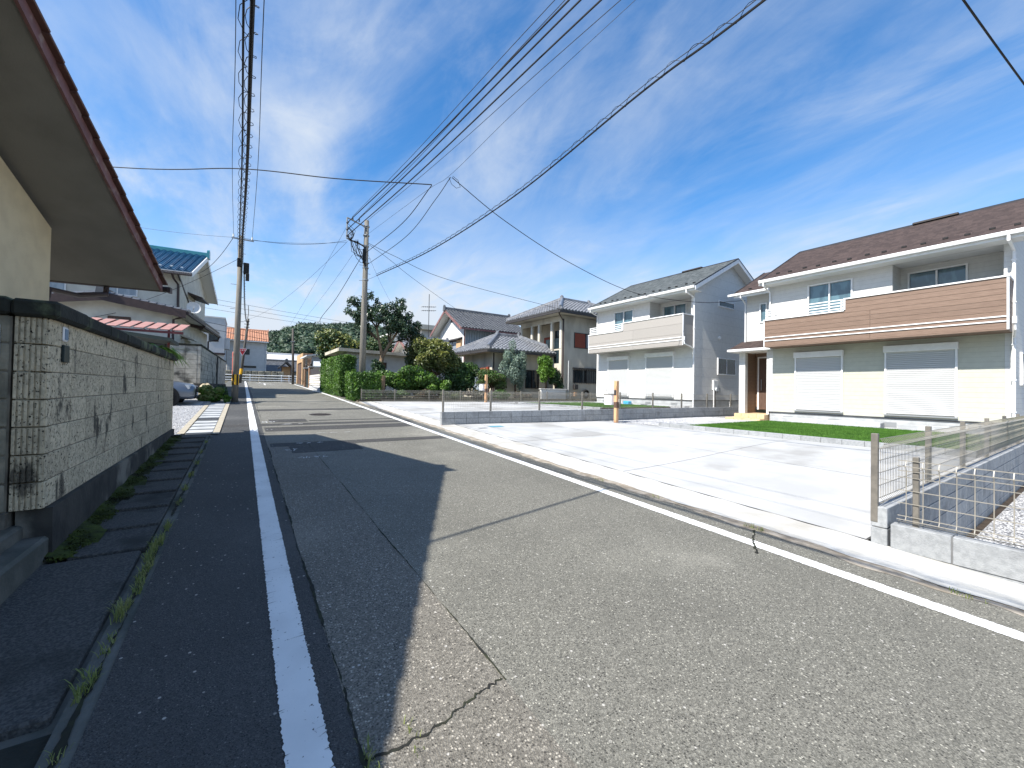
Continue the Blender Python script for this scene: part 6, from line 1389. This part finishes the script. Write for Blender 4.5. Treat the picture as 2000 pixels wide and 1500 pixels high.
# weeds in the gutter crack
def tuft(x, y, z, n, h, seed, m_='weed', spread=.7):
    g = random.Random(seed); q = MB()
    for i in range(n):
        a = g.uniform(0, 6.28); l = h*g.uniform(.5, 1.15); b = Vector((x+g.uniform(-.025, .025), y+g.uniform(-.10, .10), z)); d = Vector((math.cos(a), math.sin(a), 0)); s_ = Vector((-d.y, d.x, 0)); w_ = g.uniform(.0018, .0035); sp = spread*g.uniform(.4, 1.2)
        P = [b, b+d*l*.35*sp+Vector((0, 0, l*.55)), b+d*l*.75*sp+Vector((0, 0, l*.8)), b+d*l*1.1*sp+Vector((0, 0, l*.72))]
        for k in range(3): wa, wb = w_*(1-k/3.2), w_*(1-(k+1)/3.2); q.face([P[k]-s_*wa, P[k]+s_*wa, P[k+1]+s_*wb, P[k+1]-s_*wb], m_)
    return q
for i, (y, n, h) in enumerate(((2.15, 30, .07), (2.62, 80, .11), (2.95, 40, .07), (3.28, 110, .13), (3.6, 60, .08), (3.78, 70, .09), (3.95, 70, .10), (4.15, 90, .10), (4.32, 80, .10), (4.45, 90, .12), (4.8, 60, .13), (5.6, 30, .10), (6.2, 45, .12), (6.9, 50, .12), (7.7, 40, .12), (8.6, 30, .11), (9.7, 30, .1))):
    solo(tuft(-.555+rnd.uniform(-.02, .02), y, zr(y)-.012, n, h*.72, 200+i), 'weed_tuft', 'tuft of thin pale grass growing in the gutter crack', 'weed', 'weed tufts in the gutter crack')
for i, (x, y, n, h) in enumerate(((.44, 1.60, 30, .05), (.62, 1.60, 16, .035), (4.48, 2.12, 40, .06), (4.46, 3.3, 25, .05), (4.45, 4.3, 20, .05), (4.47, .62, 22, .05))):
    solo(tuft(x, y, zr(y)+.002, n, h, 240+i), 'weed_tuft', ('tiny weed where the long seam crack meets the cross crack', 'tiny weed halfway along the short cross crack in the road', 'flat weed where a crack crosses the right white line to the kerb', 'small weed at the brown kerb edge beside the middle driveway panel', 'small weed at the brown kerb edge beside the far driveway panel', 'small weed at the brown kerb edge below the low mesh fence')[i], 'weed', 'weeds in road cracks')
for i in range(6): solo(tuft(5.6+i*.35, .55+.2*math.sin(i*2.1), -.46, 14, .16, 260+i, 'leaf_bright', .9), 'weed_tuft', 'green weed growing from the bare soil behind the low kerb fence', 'weed', 'weeds on the soil strip')
# moss along the foot of the near wall
g = np.random.default_rng(5)
q = MB(); q.grid(lambda u, v: (-1.20+.22*u+.03*math.sin(v*23)*u, 4.32+6.2*v, zr(4.32+6.2*v)+.012+.05*(1-u)**2+.012*math.sin(v*61+u*3)), 5, 90, 'moss'); V, F = leaves([((-1.12+.06*math.sin(i*1.7), 4.4+i*.2, zr(4.4+i*.2)+.03), (.10, .14, .025)) for i in range(31)], 6000, .012, 8, .2, 1.0)
o = q.build('moss_strip'); o['kind'] = 'stuff'; o['label'] = 'green moss strip along the foot of the stone block wall'; o['category'] = 'moss'
leafobj('moss_tufts', None, 'moss', (V, F), kind='stuff', label='small moss tufts along the foot of the stone block wall', category='moss')
q = MB(); q.grid(lambda u, v: (-1.6+1.05*u, 1.2+1.2*v, zr(1.2+1.2*v)-.022), 4, 6, 'coping'); o = q.build('moss_patch'); o['kind'] = 'stuff'; o['label'] = 'dark mossy gutter floor below the concrete ramp slab'; o['category'] = 'moss'
# gravel stones
def stones(x0, x1, y0, y1, zf, n, s_, seed, lab):
    g = np.random.default_rng(seed); x = g.uniform(x0, x1, n); y = g.uniform(y0, y1, n); base = np.array([[1, 0, 0], [-1, 0, 0], [0, 1, 0], [0, -1, 0], [0, 0, .7], [0, 0, -.7]]); fa = np.array([[0, 2, 4], [2, 1, 4], [1, 3, 4], [3, 0, 4], [2, 0, 5], [1, 2, 5], [3, 1, 5], [0, 3, 5]])
    ang = g.uniform(0, 6.28, n); sc = s_*g.uniform(.5, 1.3, (n, 1, 3)); c, s2 = np.cos(ang), np.sin(ang); B = base[None]*sc; V = np.empty_like(B); V[..., 0] = B[..., 0]*c[:, None]-B[..., 1]*s2[:, None]; V[..., 1] = B[..., 0]*s2[:, None]+B[..., 1]*c[:, None]; V[..., 2] = B[..., 2]
    V += np.stack([x, y, np.array([zf(a, b) for a, b in zip(x, y)])], 1)[:, None, :]
    leafobj('gravel_stones', None, 'stone', (V.reshape(-1, 3), (fa[None]+6*np.arange(n)[:, None, None]).reshape(-1, 3)), kind='stuff', label=lab, category='gravel')
stones(7.2, 15, -4, 1.1, lambda a, b: -.445, 9000, .017, 1, 'white gravel on the low plot behind the kerb fence'); stones(11.5, 18, 8.75, 10.6, lambda a, b: .39, 5000, .018, 2, 'pale gravel strip along the wall between the new houses'); stones(-3.5, -1.15, 11, 18, lambda a, b: zr(b)+.016, 5000, .018, 3, 'white gravel on the parking lot beyond the stone wall')
# wooded hill
hp = [(-260, 2), (-120, 4), (-40, 8), (0, 20), (6, 22), (27, 28.5), (47, 31.5), (69, 30), (92, 24), (125, 13), (170, 6), (320, 2)]
def hz(x, y):
    xx = x+(y-230)*-.05
    for (a, za), (b, zb) in zip(hp, hp[1:]):
        if a <= xx <= b: h = za+(zb-za)*S01((xx-a)/(b-a)); break
    else: h = 2
    d = (y-235)/95; return 1.6+h*max(0, math.exp(-d*d)-.05)+.6*math.sin(x*.21+y*.13)
q = MB(); q.grid(lambda u, v: (-200+440*u, 120+200*v, hz(-200+440*u, 120+200*v)), 60, 30, 'hill_ground'); struct(q, 'hill')
g = random.Random(77); lb = []
for i in range(2600):
    y = g.uniform(140, 245); x = g.uniform(-45, 135); z = hz(x, y)
    if z < 5: continue
    s_ = g.uniform(1.4, 3.1); lb.append(((x, y, z+s_*.55), (s_, s_, s_*g.uniform(.7, 1.0))))
leafobj('forest', None, 'leaf_hill', leaves(lb, 150000, .50, 9, .8, .5, .6), kind='stuff', label='dense dark green woodland covering the hill behind the houses', category='forest')
cores = MB()
for (c, r_) in lb:
    b = len(cores.v); k = cores._m('leaf_hill'); n = 7
    for j, (zz, rr) in enumerate(((-.6, .4), (0, .72), (.45, .58), (.7, .22))):
        for i in range(n): a = 2*math.pi*i/n+j*.4; w_ = 1+.18*math.sin(a*3+c[0]); cores.v.append((c[0]+r_[0]*rr*w_*math.cos(a), c[1]+r_[1]*rr*w_*math.sin(a), c[2]+r_[2]*zz))
    for j in range(3):
        for i in range(n): cores.f.append((b+j*n+i, b+j*n+(i+1) % n, b+(j+1)*n+(i+1) % n, b+(j+1)*n+i)); cores.mi.append(k)
    cores.f.append(tuple(b+3*n+i for i in range(n))); cores.mi.append(k)
o = cores.build('forest', None, True); o['kind'] = 'stuff'; o['label'] = 'inner tree crowns of the dense hill woodland'; o['category'] = 'forest'
